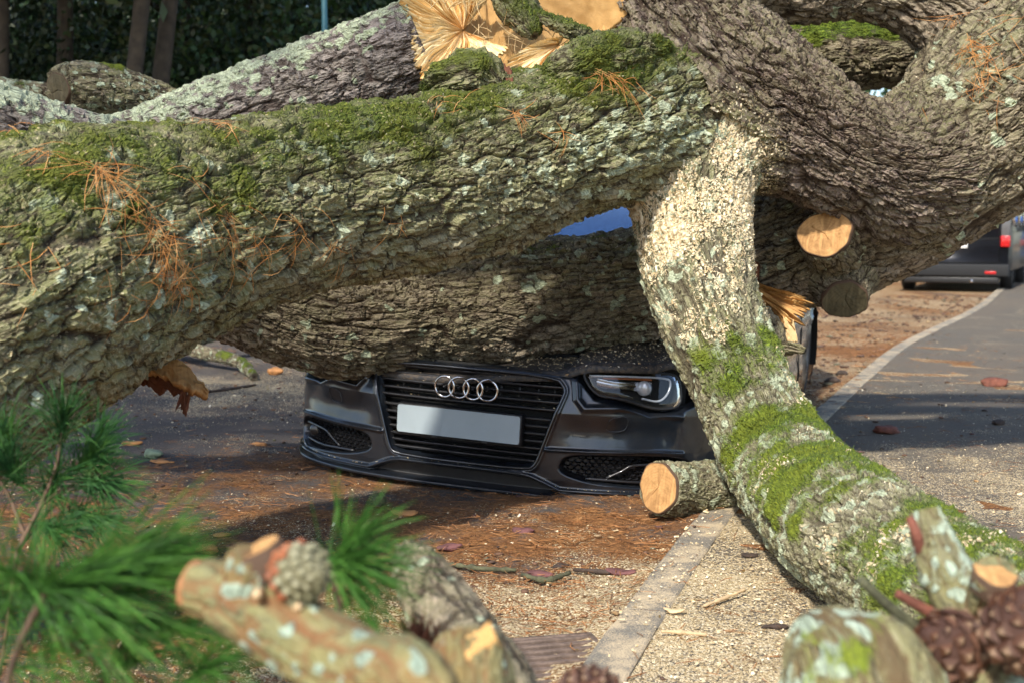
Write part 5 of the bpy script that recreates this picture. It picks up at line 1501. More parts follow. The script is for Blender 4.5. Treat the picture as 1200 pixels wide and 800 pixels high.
def forest_tree(px, y, r, lean_x, h, label, crown_z=7.5, k=0, group=None, cx=-1.2, cyo=-1.5):
    x = (px - 600) / FPX * y
    t = thing("forest_tree", (x, y, 0.0), label, "tree", group)
    pts = resample(np.array([[0, 0, -0.1], [lean_x * 0.3, 0, 2.0], [lean_x, 0.1, 5.0], [lean_x * 1.4 - 0.3, 0, h]]), n=30)[0]
    rad = r * (1.0 - 0.55 * np.linspace(0, 1, 30)) * (1 + 0.6 * np.exp(-np.linspace(0, 1, 30) * 18))
    mb = MB(); mb.tube(pts, rad, 16)
    for a in range(5):
        z0 = h * (0.5 + 0.1 * a); b = np.array([np.interp(z0, pts[:, 2], pts[:, 0]), 0, z0]); an = a * 2.4 + k
        mb.tube(np.array([b, b + [math.cos(an) * 0.9, math.sin(an) * 0.9, 0.5], b + [math.cos(an) * 2.2, math.sin(an) * 2.2, 1.2]]), [r * 0.4, r * 0.28, r * 0.1], 8)
    o = mb.build("trunk", M_TRUNK, t)
    c = link("crown", _cv[k % 3], t, loc=(lean_x + cx, cyo, crown_z + 0.8), rot=(0, 0, k * 1.3), scale=(1.15, 1.15, 1.1))
    return t

for i, (px, y, r, ln, lab) in enumerate([
    (6, 16.5, 0.10, 0.05, "slim forest tree at the photo's far upper corner, beside dense leaves"),
    (78, 17.5, 0.14, 0.05, "dark upright forest trunk behind the knobbly cut limb"),
    (140, 15.5, 0.125, 0.42, "brown forest trunk leaning aside, nearer one of the leaning pair"),
    (170, 16.0, 0.135, 0.45, "brown forest trunk leaning aside, thicker one of the leaning pair"),
    (214, 20.5, 0.13, 0.1, "thin dim trunk behind the leaning pair of trees"),
    (300, 22.0, 0.15, -0.1, "dim trunk hidden among leaves left of the green lamp post"),
    (470, 21.0, 0.16, 0.1, "dim trunk in the leaves behind the torn wood"),
]):
    forest_tree(px, y, r, ln, 8.5, lab, 7.0, i, "forest trees across the road")

def shrub(x, y, s, k, label, group="forest undergrowth across the road", z=1.9):
    t = thing("shrub", (x, y, 0.0), label, "shrub", group)
    mb = MB()
    r = np.random.default_rng(k + 5)
    for a in range(5):
        d = r.normal(size=2) * 0.5
        mb.tube(np.array([[d[0] * 0.1, d[1] * 0.1, -0.05], [d[0] * 0.7, d[1] * 0.7, 1.0 * s], [d[0] * 1.6, d[1] * 1.6, 2.6 * s]]), [0.035, 0.025, 0.01], 6)
    mb.build("stem", M_TRUNK, t)
    link("foliage", _sv[k % 3], t, loc=(0, 0, z * s), rot=(0, 0, k * 0.9), scale=(s, s, s))
    return t
_lab = "dark leafy shrub in the shaded undergrowth across the road"
_k = 0
for (px, y, s) in [(-120, 18, 1.2), (-20, 19, 1.25), (45, 18.5, 1.15), (110, 19.5, 1.25), (118, 18.0, 0.9), (225, 18.5, 1.15), (285, 19.2, 1.2), (345, 18.2, 1.15), (410, 19.2, 1.2), (470, 18.6, 1.2), (535, 19.5, 1.3),
                   (-60, 23, 1.7), (60, 24, 1.7), (170, 23.5, 1.7), (270, 24.5, 1.75), (370, 23.5, 1.7), (460, 24.5, 1.75), (560, 24, 1.75), (660, 25, 1.8), (770, 26, 1.8),
                   (-40, 30, 2.3), (90, 30, 2.3), (220, 31, 2.3), (350, 30, 2.3), (480, 31, 2.4), (620, 32, 2.4), (760, 34, 2.5), (880, 38, 2.6), (960, 40, 2.6)]:
    shrub((px - 600) / FPX * y, y, s, _k, _lab if y < 20 else ("taller dim shrub behind the first row of undergrowth" if y < 29 else "far dark shrub closing off the wood behind the undergrowth"), "undergrowth front row" if y < 20 else ("undergrowth middle row" if y < 29 else "undergrowth back row")); _k += 1
for (px, y) in [(-60, 40), (80, 41), (210, 40), (340, 42), (470, 41)]:
    shrub((px - 600) / FPX * y, y, 3.0, _k, "far dark shrub closing off the wood behind the undergrowth", "undergrowth back row"); _k += 1
for (x, y, s) in [(19, 46, 2.8), (25, 44, 2.8), (31, 42, 2.8)]:
    shrub(x, y, s, _k, "far leafy shrub at the end of the street beyond the parked vehicles", "far street shrubs"); _k += 1

# unseen tree added off-frame so that its thin crown dapples the sunlight
rt_ = thing("dapple_tree", (-5.4, 0.4, 0.0), "added tree out of view, its sparse crown dappling the sunlight", "tree")
_p = resample(np.array([[0, 0, -0.1], [0.2, 0.1, 2.5], [0.6, 0.5, 5.0], [1.3, 1.2, 7.4]]), n=24)[0]
_m = MB(); _m.tube(_p, 0.24 * (1 - 0.6 * np.linspace(0, 1, 24)), 16)
for a in range(6):
    b_ = _p[13 + a]; an = a * 1.9
    _m.tube(np.array([b_, b_ + [math.cos(an) * 0.9, math.sin(an) * 0.9, 0.4], b_ + [math.cos(an) * 2.0, math.sin(an) * 2.0, 1.0]]), [0.08, 0.055, 0.02], 8)
_m.build("trunk", M_TRUNK, rt_)
link("crown", mesh_data("crown", *leaf_cloud(2300, (2.5, 2.4, 1.5), 77, 0.19, 30), M_LEAF, smooth=False), rt_, loc=(1.5, 1.4, 6.4))

# lamp post at the edge of the wood
M_TEAL = simple("teal_post_paint", (0.030, 0.10, 0.125), 0.5, 0.2, 0.15, 8)
lp = thing("lamp_post", ((384 - 600) / FPX * 14.0, 14.0, 0), "thin teal lamp post rising behind the lichen-covered limb", "lamp post")
MB().tube(np.array([[0, 0, 0], [0, 0, 0.9], [0, 0, 0.95], [0, 0, 5.2]]), [0.055, 0.055, 0.035, 0.030], 14).build("pole", M_TEAL, lp)
MB().tube(resample(np.array([[0, 0, 5.2], [0.05, -0.1, 5.5], [0.25, -0.5, 5.65], [0.4, -0.9, 5.65]]), n=14)[0], 0.025, 10).build("arm", M_TEAL, lp)
MB().tube(np.array([[0.4, -0.85, 5.64], [0.45, -1.0, 5.66], [0.55, -1.3, 5.66], [0.6, -1.42, 5.65]]), [0.04, 0.10, 0.10, 0.03], 12, True, 0.5).build("lamp_head", M_TEAL, lp)

# the cut limb poking up behind the main limb, part of the fallen tree
def paint_G(q):
    li = 0.46 + 0.2 * q["low"] + 0.2 * q["mid"]
    return li, 0.40 + 0.30 * q["mid"], 0 * li, np.clip(0.6 + 0.3 * q["low"], 0, 0.8)
stub("cut_limb", [(70, 106, 5.15, 24), (82, 104, 5.18, 30), (110, 104, 5.2, 30), (150, 110, 5.25, 26), (195, 122, 5.3, 20), (250, 140, 5.3, 17)], M_C, tree, TREE_ORG, paint_G, 51, (0.05, 0.03), 0.010, 0.007, (), (0, -0.3, 0.1), W_OLD, "rotten_end", 0.9, 0.12)
stub("thin_limb", [(75, 112, 5.2, 10), (30, 104, 5.2, 9), (-40, 96, 5.2, 9)], M_C, tree, TREE_ORG, paint_G, 53, (0.05, 0.02), 0.006, 0.008, (), False)

# branch lying on the road behind
cb = thing("broken_branch", G(262, 425), "curved mossy broken branch lying on the road behind the main limb", "branch")
_org = G(262, 425)
def gl(px, py, r):
    q = G(px, py, 0); return [q[0], q[1], r + 0.012, r]
_pr = lambda q: (0.42 + 0.2 * q["low"], 0.30 + 0.25 * q["nz"] + 0.2 * q["low"], 0 * q["s"], 0.4 + 0 * q["s"])
make_limb(None, "bough", None, M_C, cb, _org, (0.06, 0.03), 0.008, 0.008, (), 0.1, _pr, 55, 0.1, line=[[*G(195, 420)[:2], 0.18, 0.055], [*G(225, 428)[:2], 0.13, 0.052], [*G(255, 432)[:2], 0.10, 0.048], [*G(280, 436)[:2], 0.08, 0.043], [*G(292, 441)[:2], 0.045, 0.038], [*G(298, 446)[:2], 0.03, 0.026]])
make_limb(None, "side_bough", None, M_C, cb, _org, (0.06, 0.03), 0.008, 0.010, (), 0.1, _pr, 56, 0.1, line=[[*G(160, 430)[:2], 0.22, 0.10], [*G(225, 424)[:2], 0.24, 0.11], [*G(262, 420)[:2], 0.28, 0.10], [*G(300, 416)[:2], 0.34, 0.07]])
# ================================================================ drain grate in the gutter
M_IRON = simple("rusty_cast_iron", (0.16, 0.115, 0.09), 0.7, 0.2, 0.45, 40, 0.5)
gpos = G(664, 792); ga = math.radians(14)
gr = thing("drain_grate", (gpos[0], gpos[1], 0.016), "rusty slotted iron drain grate half buried in sawdust by the kerb", "drain grate", rot=(0, 0, ga))
MB().box(-0.15, 0.115, -0.20, 0.20, 0.001, 0.005).build("pit", M_VOID, gr)  # thin black plate in place of the shaded hollow below the bars
mb = MB()
for b in ((-0.155, 0.12, 0.175, 0.19), (-0.155, 0.12, -0.215, -0.19), (-0.155, -0.140, -0.19, 0.175), (0.106, 0.12, -0.19, 0.175)):
    mb.box(b[0], b[1], b[2], b[3], 0.0, 0.026, 0.003)
mb.build("frame", M_IRON, gr)
_bar = mesh_data("bar", *(lambda m: (np.concatenate(m.V), m.F))(MB().box(-0.139, 0.105, -0.0085, 0.0085, 0.006, 0.024, 0.003)), M_IRON, smooth=False)
for i in range(9):
    link("bar", _bar, gr, loc=(0, -0.165 + i * 0.0415, 0))
link("cross_bar", mesh_data("cross_bar", *(lambda m: (np.concatenate(m.V), m.F))(MB().box(-0.012, 0.012, -0.19, 0.17, 0.004, 0.012)), M_IRON, smooth=False), gr)

# ================================================================ loose litter on the ground (nobody could count it)
def ground_z(x, y):
    return np.where(x > kerb_x(y) + 0.125, PAV_Z, np.where(x > kerb_x(y), 0.057, 0.0))
r_ = np.random.default_rng(77)
def scatter(n, x0, x1, y0, y1, dens):
    x = r_.uniform(x0, x1, n); y = y0 + (y1 - y0) * r_.uniform(0, 1, n) ** 1.4
    k = r_.uniform(0, 1, n) < dens(x, y) * np.where((np.abs(x - gpos[0]) < 0.15) & (np.abs(y - gpos[1]) < 0.21), 0.12, 1.0)
    return x[k], y[k]
def _sd(x, y):
    pv = x > kerb_x(y)
    return np.clip((np.where(pv, saw_density(x, y, True), saw_density(x, y, False)) - 0.15) * 1.6, 0.04, 1)
x, y = scatter(52000, -2.6, 3.2, 2.55, 9.0, _sd)
lit_h = lambda x, y: np.where(x < kerb_x(y), 0.014 * sstep(0.45, 0.75, lit_density(x, y, False)) + 0.030 * np.exp(-np.clip(kerb_x(y) - x, 0, 9) / 0.10), 0)
b = np.stack([x, y, ground_z(x, y) + lit_h(x, y) + 0.003], 1)
V, F = flakes(b, np.tile([0, 0, 1.0], (len(b), 1)), 0.0042, 12)
tag(mobj("sawdust", V, F, M_DUST, smooth=False), "pale sawdust and wood shavings strewn over road and pavement", "sawdust", kind="stuff")

x, y = scatter(120000, -2.8, 4.4, 2.55, 13.0, lambda x, y: np.where(x > kerb_x(y), 0.05, np.clip(lit_density(x, y, False) - 0.25, 0.03, 1)))
n = len(x); a = r_.uniform(0, 2 * math.pi, n); L = r_.uniform(0.03, 0.085, n)
d = np.stack([np.cos(a), np.sin(a), r_.normal(size=n) * 0.10], 1); sd_ = np.stack([-np.sin(a), np.cos(a), r_.normal(size=n) * 0.5], 1)
b = np.stack([x, y, ground_z(x, y) + lit_h(x, y) + 0.004 + np.abs(r_.normal(size=n)) * 0.006], 1)
bend = r_.normal(size=(n, 1)) * 0.25
rows = np.stack([b + d * L[:, None] * q + sd_ * [1, 1, 0] * bend * L[:, None] * q * q for q in (-0.5, 0.0, 0.5)], 1)
w = np.full((1, 3, 1), 0.0012)
V, F = strip_mesh(rows, w, sd_ / np.linalg.norm(sd_, axis=1)[:, None])
M_LITTER = needle_mat("brown_needle", (0.10, 0.040, 0.015), (0.26, 0.108, 0.036), (0.42, 0.21, 0.085))
tag(mobj("needle_litter", V, F, M_LITTER, smooth=False), "brown fallen pine needles covering the road", "pine needles", kind="stuff")

def chunk(seed, sz=(1, 0.55, 0.22), n=2):
    bm = bmesh.new(); bmesh.ops.create_icosphere(bm, subdivisions=n, radius=1.0)
    V = np.array([v.co[:] for v in bm.verts]); F = [tuple(v.index for v in f.verts) for f in bm.faces]; bm.free()
    V = V * (1 + 0.35 * noise3(V * 1.3 + seed * 3.7, seed)[:, None] + 0.12 * noise3(V * 4 + seed, seed + 1)[:, None])
    V = V * np.asarray(sz)
    V[:, 2] += 0.10 * V[:, 0] ** 2 * ((seed % 3) - 0.6)
    V[:, :2] += 0.10 * np.stack([noise3(V * 3 + 9, seed), noise3(V * 3 + 4, seed + 3)], 1)
    V[:, 2] = np.round(V[:, 2] * 14) / 14 * 0.6 + V[:, 2] * 0.4
    return V, F
# bark crumbs and chips
x, y = scatter(9000, -2.7, 4.2, 2.6, 13.0, lambda x, y: np.where(x > kerb_x(y), 0.20, 0.80))
yf = r_.uniform(8, 21, 3200); xf = kerb_x(yf) - r_.uniform(0.02, 3.6, 3200)
near_n = len(x); x, y = np.r_[x, xf], np.r_[y, yf]
Vs, Fs, Cs, o = [], [], [], 0
lh = lit_h(x, y); gz_ = ground_z(x, y)
_cr = [chunk(s, (1, 0.6, 0.30), 1) for s in range(8)]
_pal = np.array([(0.055, 0.034, 0.024), (0.085, 0.050, 0.034), (0.13, 0.070, 0.042), (0.20, 0.10, 0.045), (0.10, 0.095, 0.06), (0.30, 0.19, 0.09), (0.10, 0.05, 0.045), (0.42, 0.30, 0.17)])
for i in range(len(x)):
    cv, cf = _cr[i % 8]; a = r_.uniform(0, 6.28); s = (0.0035 + 0.017 * r_.uniform() ** 4) * (1.0 if i < near_n else 2.2)
    R = np.array([[math.cos(a), -math.sin(a), 0], [math.sin(a), math.cos(a), 0], [0, 0, 1]])
    Vs.append(cv * s @ R.T + [x[i], y[i], gz_[i] + lh[i] + s * 0.25]); Fs.append(np.array(cf) + o); o += len(cv)
    Cs.append(np.tile(_pal[int(r_.choice(8, p=[.2, .22, .18, .12, .1, .07, .08, .03]))] * r_.uniform(0.8, 1.2), (len(cv), 1)))
def crumb_mat():
    m = NT("bark_crumb")
    m.col(m.n("ShaderNodeAttribute", attribute_name="tint").outputs["Color"]); m.set(Roughness=0.9)
    return m.m
tag(mobj("bark_crumbs", np.concatenate(Vs), np.concatenate(Fs), crumb_mat(), smooth=False, attrs={"tint": np.concatenate(Cs)}), "small dark crumbs of bark scattered on the ground", "bark", kind="stuff")

# ================================================================ bark pieces and chips that stand out one by one
C_RED = simple("red_brown_bark", (0.15, 0.050, 0.030), 0.8, 0.0, 0.45, 30, 0.6)
C_PURP = simple("purple_bark", (0.125, 0.050, 0.048), 0.8, 0.0, 0.4, 30, 0.6)
C_ORNG = simple("orange_wood", (0.46, 0.21, 0.07), 0.7, 0.0, 0.35, 25, 0.4)
C_PALE = simple("pale_wood", (0.58, 0.42, 0.24), 0.7, 0.0, 0.25, 25, 0.4)
C_DARK = simple("dark_bark", (0.050, 0.034, 0.026), 0.9, 0.0, 0.5, 30, 0.6)
C_GREEN = simple("lichen_bark", (0.22, 0.28, 0.18), 0.9, 0.0, 0.4, 30, 0.6)
pieces = [
    ("bark_piece", 1163, 452, 15, C_RED, 5, (1, 0.7, 0.45), "curled red-brown bark piece lying alone on the pavement shadow"),
    ("bark_piece", 1040, 507, 17, C_RED, 4, (1, 0.7, 0.32), "bark piece with orange top on the pavement beside the drooping branch"),
    ("bark_piece", 613, 630, 11, C_PURP, 7, (1, 0.7, 0.45), "round purple bark piece in the litter before the car"),
    ("bark_piece", 525, 648, 14, C_PURP, 8, (1, 0.5, 0.3), "long purple bark piece in the litter above the grey branch"),
    ("bark_piece", 632, 680, 18, C_PURP, 10, (1, 0.4, 0.22), "flat purple bark strip at the edge of the sawdust"),
    ("bark_piece", 728, 682, 17, C_PURP, 11, (1, 0.4, 0.22), "flat purple bark strip near the kerb above the drain grate"),
    ("bark_piece", 976, 453, 9, C_DARK, 12, (1, 0.9, 0.6), "dark bark lump against the kerb by the drooping branch"),
    ("bark_piece", 986, 443, 8, C_DARK, 13, (1, 0.6, 0.5), "small dark bark lump on the litter just beyond the kerb lump"),
    ("bark_piece", 1170, 497, 9, C_DARK, 14, (1, 0.5, 0.4), "small dark bark flake at the pavement's sunlit edge"),
    ("bark_piece", 180, 536, 11, C_GREEN, 15, (1, 0.8, 0.6), "greenish lichen bark chunk on the road before the torn plank"),
    ("wood_chip", 190, 543, 15, C_ORNG, 16, (1, 0.35, 0.14), "orange wood sliver under the greenish bark chunk"),
    ("wood_chip", 322, 438, 9, C_ORNG, 17, (1, 0.8, 0.6), "orange wood chip on the road beside the car"),
    ("wood_chip", 244, 650, 13, C_ORNG, 18, (1, 0.6, 0.45), "orange wood chip beyond the blurred lichen branch"),
    ("wood_chip", 260, 631, 10, C_ORNG, 19, (1, 0.5, 0.3), "smaller orange wood chip beyond the blurred branch"),
    ("wood_chip", 474, 607, 16, C_ORNG, 20, (1, 0.45, 0.2), "yellow-orange wood sliver beside the small pine cone"),
    ("wood_chip", 303, 521, 9, C_ORNG, 21, (1, 0.5, 0.3), "orange wood chip on the road left of the bumper"),
    ("wood_chip", 155, 521, 10, C_ORNG, 23, (1, 0.4, 0.25), "tan wood chip on the road above the pine sprig"),
    ("wood_chip", 945, 407, 8, C_PALE, 22, (1, 0.4, 0.2), "white wood chip on sunlit litter beside the rear wheel"),
    ("bark_piece", 655, 670, 12, C_DARK, 24, (1, 0.35, 0.25), "dark bark strip between the purple pieces before the grate"),
    ("bark_piece", 560, 545, 6, C_DARK, 25, (1, 0.7, 0.5), "tiny dark bark lump under the car's front lip"),
    ("wood_chip", 790, 716, 13, C_PALE, 26, (1, 0.3, 0.15), "pale wood splinter on the pavement sawdust by the kerb"),
    ("bark_piece", 908, 735, 14, C_DARK, 27, (1, 0.4, 0.25), "dark bark strip on the pavement against the drooping branch"),
    ("bark_piece", 878, 652, 10, C_DARK, 28, (1, 0.5, 0.3), "dark bark strip on the pavement under the drooping branch"),
]
for nm, px, py, r, mat, sd, sz, lab in pieces:
    q = G(px, py, 0.0); q = G(px, py, float(ground_z(q[0], q[1])))
    dist = (q - _C) @ _fw
    s = r / FPX * dist
    V, F = chunk(sd, sz, 3)
    a = sd * 1.7
    a = (sd % 5 - 2) * 0.25
    o = link(nm, mesh_data(nm, V * s, F, mat), loc=(q[0], q[1], q[2] + float(lit_h(q[0], q[1])[0]) + s * sz[2] * 0.55), rot=(0.1 * (sd % 3), 0, a))
    tag(o, lab, "bark" if nm == "bark_piece" else "wood chip", "loose bark pieces" if nm == "bark_piece" else "loose wood chips")

C_TWIG = simple("mossy_twig", (0.085, 0.085, 0.045), 0.9, 0.0, 0.6, 40, 0.6)
# twigs on the ground
def twig(name, pts, r, mat, label):
    q = []
    for px, py, dz in pts:
        g = G(px, py, 0.0); z0 = float(ground_z(g[0], g[1])); g = G(px, py, z0); q.append([g[0], g[1], z0 + float(lit_h(g[0], g[1])[0]) + r + dz])
    q = np.array(q); c = q[0] * [1, 1, 0]
    p, _ = resample(q - c, n=16)
    V, F = tube_mesh(p, r * (0.5 + 0.5 * np.sin(np.linspace(0.3, 2.6, 16))) * (1 + 0.2 * RNG.normal(size=16)), 7)
    o = link(name, mesh_data(name, V, F, mat), loc=tuple(c))
    return tag(o, label, "twig", "twigs on the ground")
twig("twig", [(525, 668, 0), (560, 675, 0.004), (605, 676, 0)], 0.008, C_TWIG, "mossy twig lying along the edge of the sawdust")
twig("twig", [(612, 682, 0), (640, 690, 0.004), (668, 684, 0.01)], 0.009, C_TWIG, "thick short twig beside the flat purple strip")
twig("twig", [(672, 676, 0), (695, 680, 0.004), (715, 682, 0)], 0.008, C_DARK, "dark twig pointing at the kerb above the grate")
twig("twig", [(775, 742, 0), (800, 744, 0.002), (828, 746, 0)], 0.006, C_PALE, "pale twig on the pavement near the kerb edge")
twig("twig", [(825, 712, 0), (850, 704, 0.004), (872, 698, 0.012)], 0.006, C_PALE, "pale forked splinter on the pavement sawdust")
twig("twig", [(225, 462, 0), (262, 458, 0.0), (300, 452, 0)], 0.010, C_DARK, "dark thin stick lying below the curved mossy branch")

# ================================================================ pine cones
def cone_parts(R, H, nsc, parent, scale_mat, core_mat, open_=0.25, joined=False, base_mat=None):
    t = np.linspace(0, 1, 14)
    rad = R * 0.86 * np.sin(np.clip(0.12 + t * 0.98, 0, 1.06) * math.pi * 0.92) ** 0.75
    core_v, core_f = tube_mesh(np.stack([0 * t, 0 * t, t * H], 1), np.maximum(rad, R * 0.08), 18)
    # one scale: a lozenge shield with a raised boss, pointing along +x, thick towards the core
    sv = np.array([(-0.25, 0, 0.0), (0, -0.52, 0.0), (0, 0.52, 0.0), (0.08, 0, 0.62), (0.02, 0, -0.42), (0.30, 0, 0.10), (0.16, -0.30, 0.05), (0.16, 0.30, 0.05)])
    sf = [(1, 6, 4), (4, 6, 5), (4, 5, 7), (4, 7, 2), (1, 3, 6), (6, 3, 5), (5, 3, 7), (7, 3, 2), (0, 3, 1), (0, 2, 3), (0, 1, 4), (0, 4, 2)]
    out = []
    for i in range(nsc):
        tt = 0.04 + 0.93 * (i + 0.5) / nsc
        a = i * 2.39996
        rr = np.interp(tt, t, rad)
        s = R * (0.40 if joined or base_mat else 0.55) * (0.55 + 0.6 * math.sin(math.pi * min(1, tt * 1.05)))
        out.append((tt * H, a, rr * (0.98 + 0.02 * (i % 3)), s, open_ * (1 - tt)))
    if joined:
        Vs, Fs, o = [core_v], list(core_f), len(core_v)
        for z, a, rr, s, op in out:
            ca, sa = math.cos(a), math.sin(a)
            v = sv * s * np.array([1, 1, 0.85]); v = v @ np.array([[ca, sa, 0], [-sa, ca, 0], [0, 0, 1]]) + [rr * ca, rr * sa, z]
            Vs.append(v); Fs += [tuple(k + o for k in f) for f in sf]; o += len(sv)
        return np.concatenate(Vs), Fs
    link("core", mesh_data("core", core_v, core_f, core_mat), parent)
    me = mesh_data("scale", sv, sf, scale_mat, smooth=False)
    me2 = mesh_data("scale", sv, sf, base_mat, smooth=False) if base_mat else me
    for z, a, rr, s, op in out:
        link("scale", me2 if z < 0.46 * H else me, parent, loc=(rr * math.cos(a), rr * math.sin(a), z), rot=(0, -op - 0.1, a), scale=(s, s * 0.9, s * 0.9))

def cone_mat(name, c0, c1, tip):
    m = NT(name)
    oi = m.n("ShaderNodeObjectInfo")
    c = m.mix(oi.outputs["Random"], c0, c1)
    sx = m.n("ShaderNodeSeparateXYZ"); m.l(m.obj(), sx.inputs[0])
    c = m.mix(m.ramp(sx.outputs[0], [(0.17, 0.0), (0.30, 1.0)]), c, tip)
    m.col(c); m.set(Roughness=0.6)
    return m.m
M_CONE = cone_mat("brown_cone_scale", (0.050, 0.020, 0.011), (0.105, 0.042, 0.020), (0.30, 0.20, 0.12))
M_CORE = simple("cone_core", (0.05, 0.020, 0.012), 0.8)
M_GCONE = cone_mat("green_cone_scale", (0.19, 0.185, 0.10), (0.26, 0.25, 0.15), (0.30, 0.28, 0.18))

def quat_to(v):
    return Vector(v).normalized().to_track_quat('Z', 'Y').to_euler()

M_GCORE = simple("green_cone_core", (0.14, 0.13, 0.07), 0.8)
# small cone on the ground
V, F = cone_parts(0.030, 0.062, 60, None, None, None, 0.1, True)
V = V * 1.0
q = G(441, 594, 0.0)
tag(link("pine_cone", mesh_data("pine_cone", V, F, simple("grey_green_cone", (0.12, 0.11, 0.065), 0.8, 0.0, 0.5, 90), smooth=False), loc=(q[0], q[1], 0.022), rot=(math.radians(62), 0.2, 0.5)),
    "small closed grey-green pine cone on the litter before the bumper", "pine cone")

# ================================================================ foreground branches
def fg(name, label, cat="branch", base=None):
    return thing(name, base, label, cat), np.asarray(base, float)

M_FG = bark_mat("bark_thin_yellow", (0.135, 0.132, 0.068), (0.205, 0.195, 0.108), (0.27, 0.155, 0.055), (0.20, 0.10, 0.045), algae=(0.195, 0.192, 0.078), lichen=(0.28, 0.35, 0.27), bump=0.4)
def paint_fg(q):
    return 0.40 + 0.25 * q["mid"] + 0.30 * q["fin"] - 0.2 * sstep(0.10, 0.0, q["sn"]), 0.10 + 0 * q["s"], 0 * q["s"], np.clip(0.62 + 0.7 * q["low"] + 0.4 * q["fin"], 0, 1)
def paint_fg2(q):
    return 0.52 + 0.15 * q["mid"] + 0.40 * q["fin"], 0.34 + 0.3 * q["fin"], 0.1 + 0 * q["s"], np.clip(0.5 + 0.6 * q["low"], 0, 1)
def gpath(path, tail):
    q = [[*P(px, py, d), r / FPX * d] for px, py, d, r in path]
    return np.array(q + tail)

# lichen branch with the reddish cone
_l = gpath([(228, 686, 1.30, 30), (262, 694, 1.29, 38), (312, 722, 1.27, 44), (370, 757, 1.24, 48), (430, 795, 1.2, 52), (500, 850, 1.12, 54)], [[0.02, 0.86, 0.35, 0.042], [0.10, 0.70, 0.02, 0.045]])
t1, o1 = fg("cut_branch", "blurred pale lichen branch with a reddish cone, nearest the camera", base=(0.10, 0.70, 0.0))
b1 = make_limb(None, "bough", None, M_FG, t1, o1, (0.05, 0.03), 0.003, 0.0045, (), 0.05, paint_fg, 101, 0.05, line=_l)
cut_face("cut_end", _l[0, :3], _l[0, :3] - _l[1, :3], _l[0, 3] * 0.95, simple("orange_inner_wood", (0.36, 0.17, 0.07), 0.7), b1, o1, 4)
_s = np.array([[*P(300, 650, 1.27), 0.026], [*P(293, 676, 1.275), 0.029], [*P(288, 712, 1.285), 0.034]])
s1 = make_limb(None, "side_stub", None, M_FG, t1, o1, (0.04, 0.03), 0.003, 0.0045, (), 0.05, paint_fg, 103, 0.05, line=_s)
cut_face("cut_end", _s[0, :3] + [0, 0, 0.006], np.array([-0.42, -0.08, 0.90]), 0.028, W_CUT, s1, o1, 6)
for kx, ky in ((300, 698), (348, 712), (322, 752)):
    c = P(kx, ky, 1.225)
    V, F = tube_mesh(np.array([c + [0, 0.03, -0.004], c + [0, 0.004, 0], c + [0.002, 0.0, 0.002]]), [0.006, 0.005, 0.002], 10)
    mobj("twig_scar", V, F, C_PALE, t1, o1)
pc = link("pine_cone", None, t1, loc=tuple(P(328, 668, 1.265) - o1), rot=quat_to((0.72, -0.62, 0.08)))
cone_parts(0.034, 0.066, 80, pc, M_GCONE, M_GCORE, 0.05, base_mat=cone_mat("red_cone_scale", (0.20, 0.050, 0.018), (0.34, 0.105, 0.032), (0.40, 0.16, 0.06)))
# scaly branch behind it with the torn orange end
_l = gpath([(478, 652, 2.05, 20), (496, 676, 1.98, 32), (520, 715, 1.9, 40), (548, 765, 1.78, 46), (585, 830, 1.66, 52)], [[0.02, 1.45, 0.28, 0.06], [0.06, 1.25, 0.02, 0.06]])
t2, o2 = fg("cut_branch", "scaly grey branch rising beside the drain grate, torn orange below", base=(0.06, 1.25, 0.0))
make_limb(None, "bough", None, M_C, t2, o2, (0.03, 0.020), 0.006, 0.0045, (), 0.05, lambda q: (0.42 + 0.2 * q["low"], 0.2 + 0 * q["s"], 0 * q["s"], np.clip(0.5 + 0.5 * q["low"], 0, 1)), 107, 0.06, line=_l)
V, F = spikes(70, lambda r: P(494 + r.normal() * 8, 772 + r.normal() * 8, 1.60 + 0.02 * r.normal()), lambda r: np.array([0.25 * r.normal() - 0.05, -0.15, 1.0 + 0.2 * r.normal()]), 0.065, 0.005, 33, 0.1)
mobj("torn_bark", V, F, W_RED, t2, o2, smooth=False)
_l = gpath([(548, 748, 1.42, 34), (548, 782, 1.40, 50), (552, 830, 1.36, 56)], [[-0.03, 1.20, 0.30, 0.055], [-0.02, 1.15, 0.0, 0.055]])
t3, o3 = fg("cut_branch", "blurred split branch end with bright orange slanted cut", base=(-0.02, 1.15, 0.0))
b3 = make_limb(None, "bough", None, M_FG, t3, o3, (0.05, 0.03), 0.003, 0.0045, (), 0.05, paint_fg, 109, 0.05, line=_l)
torn_patch("split_wood", [(520, 778, 1.36), (540, 752, 1.36), (574, 728, 1.38)], [(512, 812, 1.335), (545, 778, 1.335), (580, 742, 1.36)], W_RAW, b3, o3, 40, 20, 0.004, 6, 44, 0.02, 0.0, 0.004)
# cone showing at the lower edge
t4 = thing("pine_cone", (P(684, 838, 1.5)[0], P(684, 838, 1.5)[1], 0.0), "brown open pine cone peeking over the photo's lower edge", "pine cone")
pc = link("cone_body", None, t4, loc=(0, 0, float(P(684, 838, 1.5)[2]) - 0.01), rot=quat_to((0.3, 0.1, 1)))
cone_parts(0.046, 0.068, 60, pc, M_CONE, M_CORE, 0.5)
MB().tube(np.array([[0, 0, 0], [0.01, 0, 0.2], [0, 0, float(P(684, 838, 1.5)[2])]]), 0.012, 8).build("stalk", C_TWIG, t4)

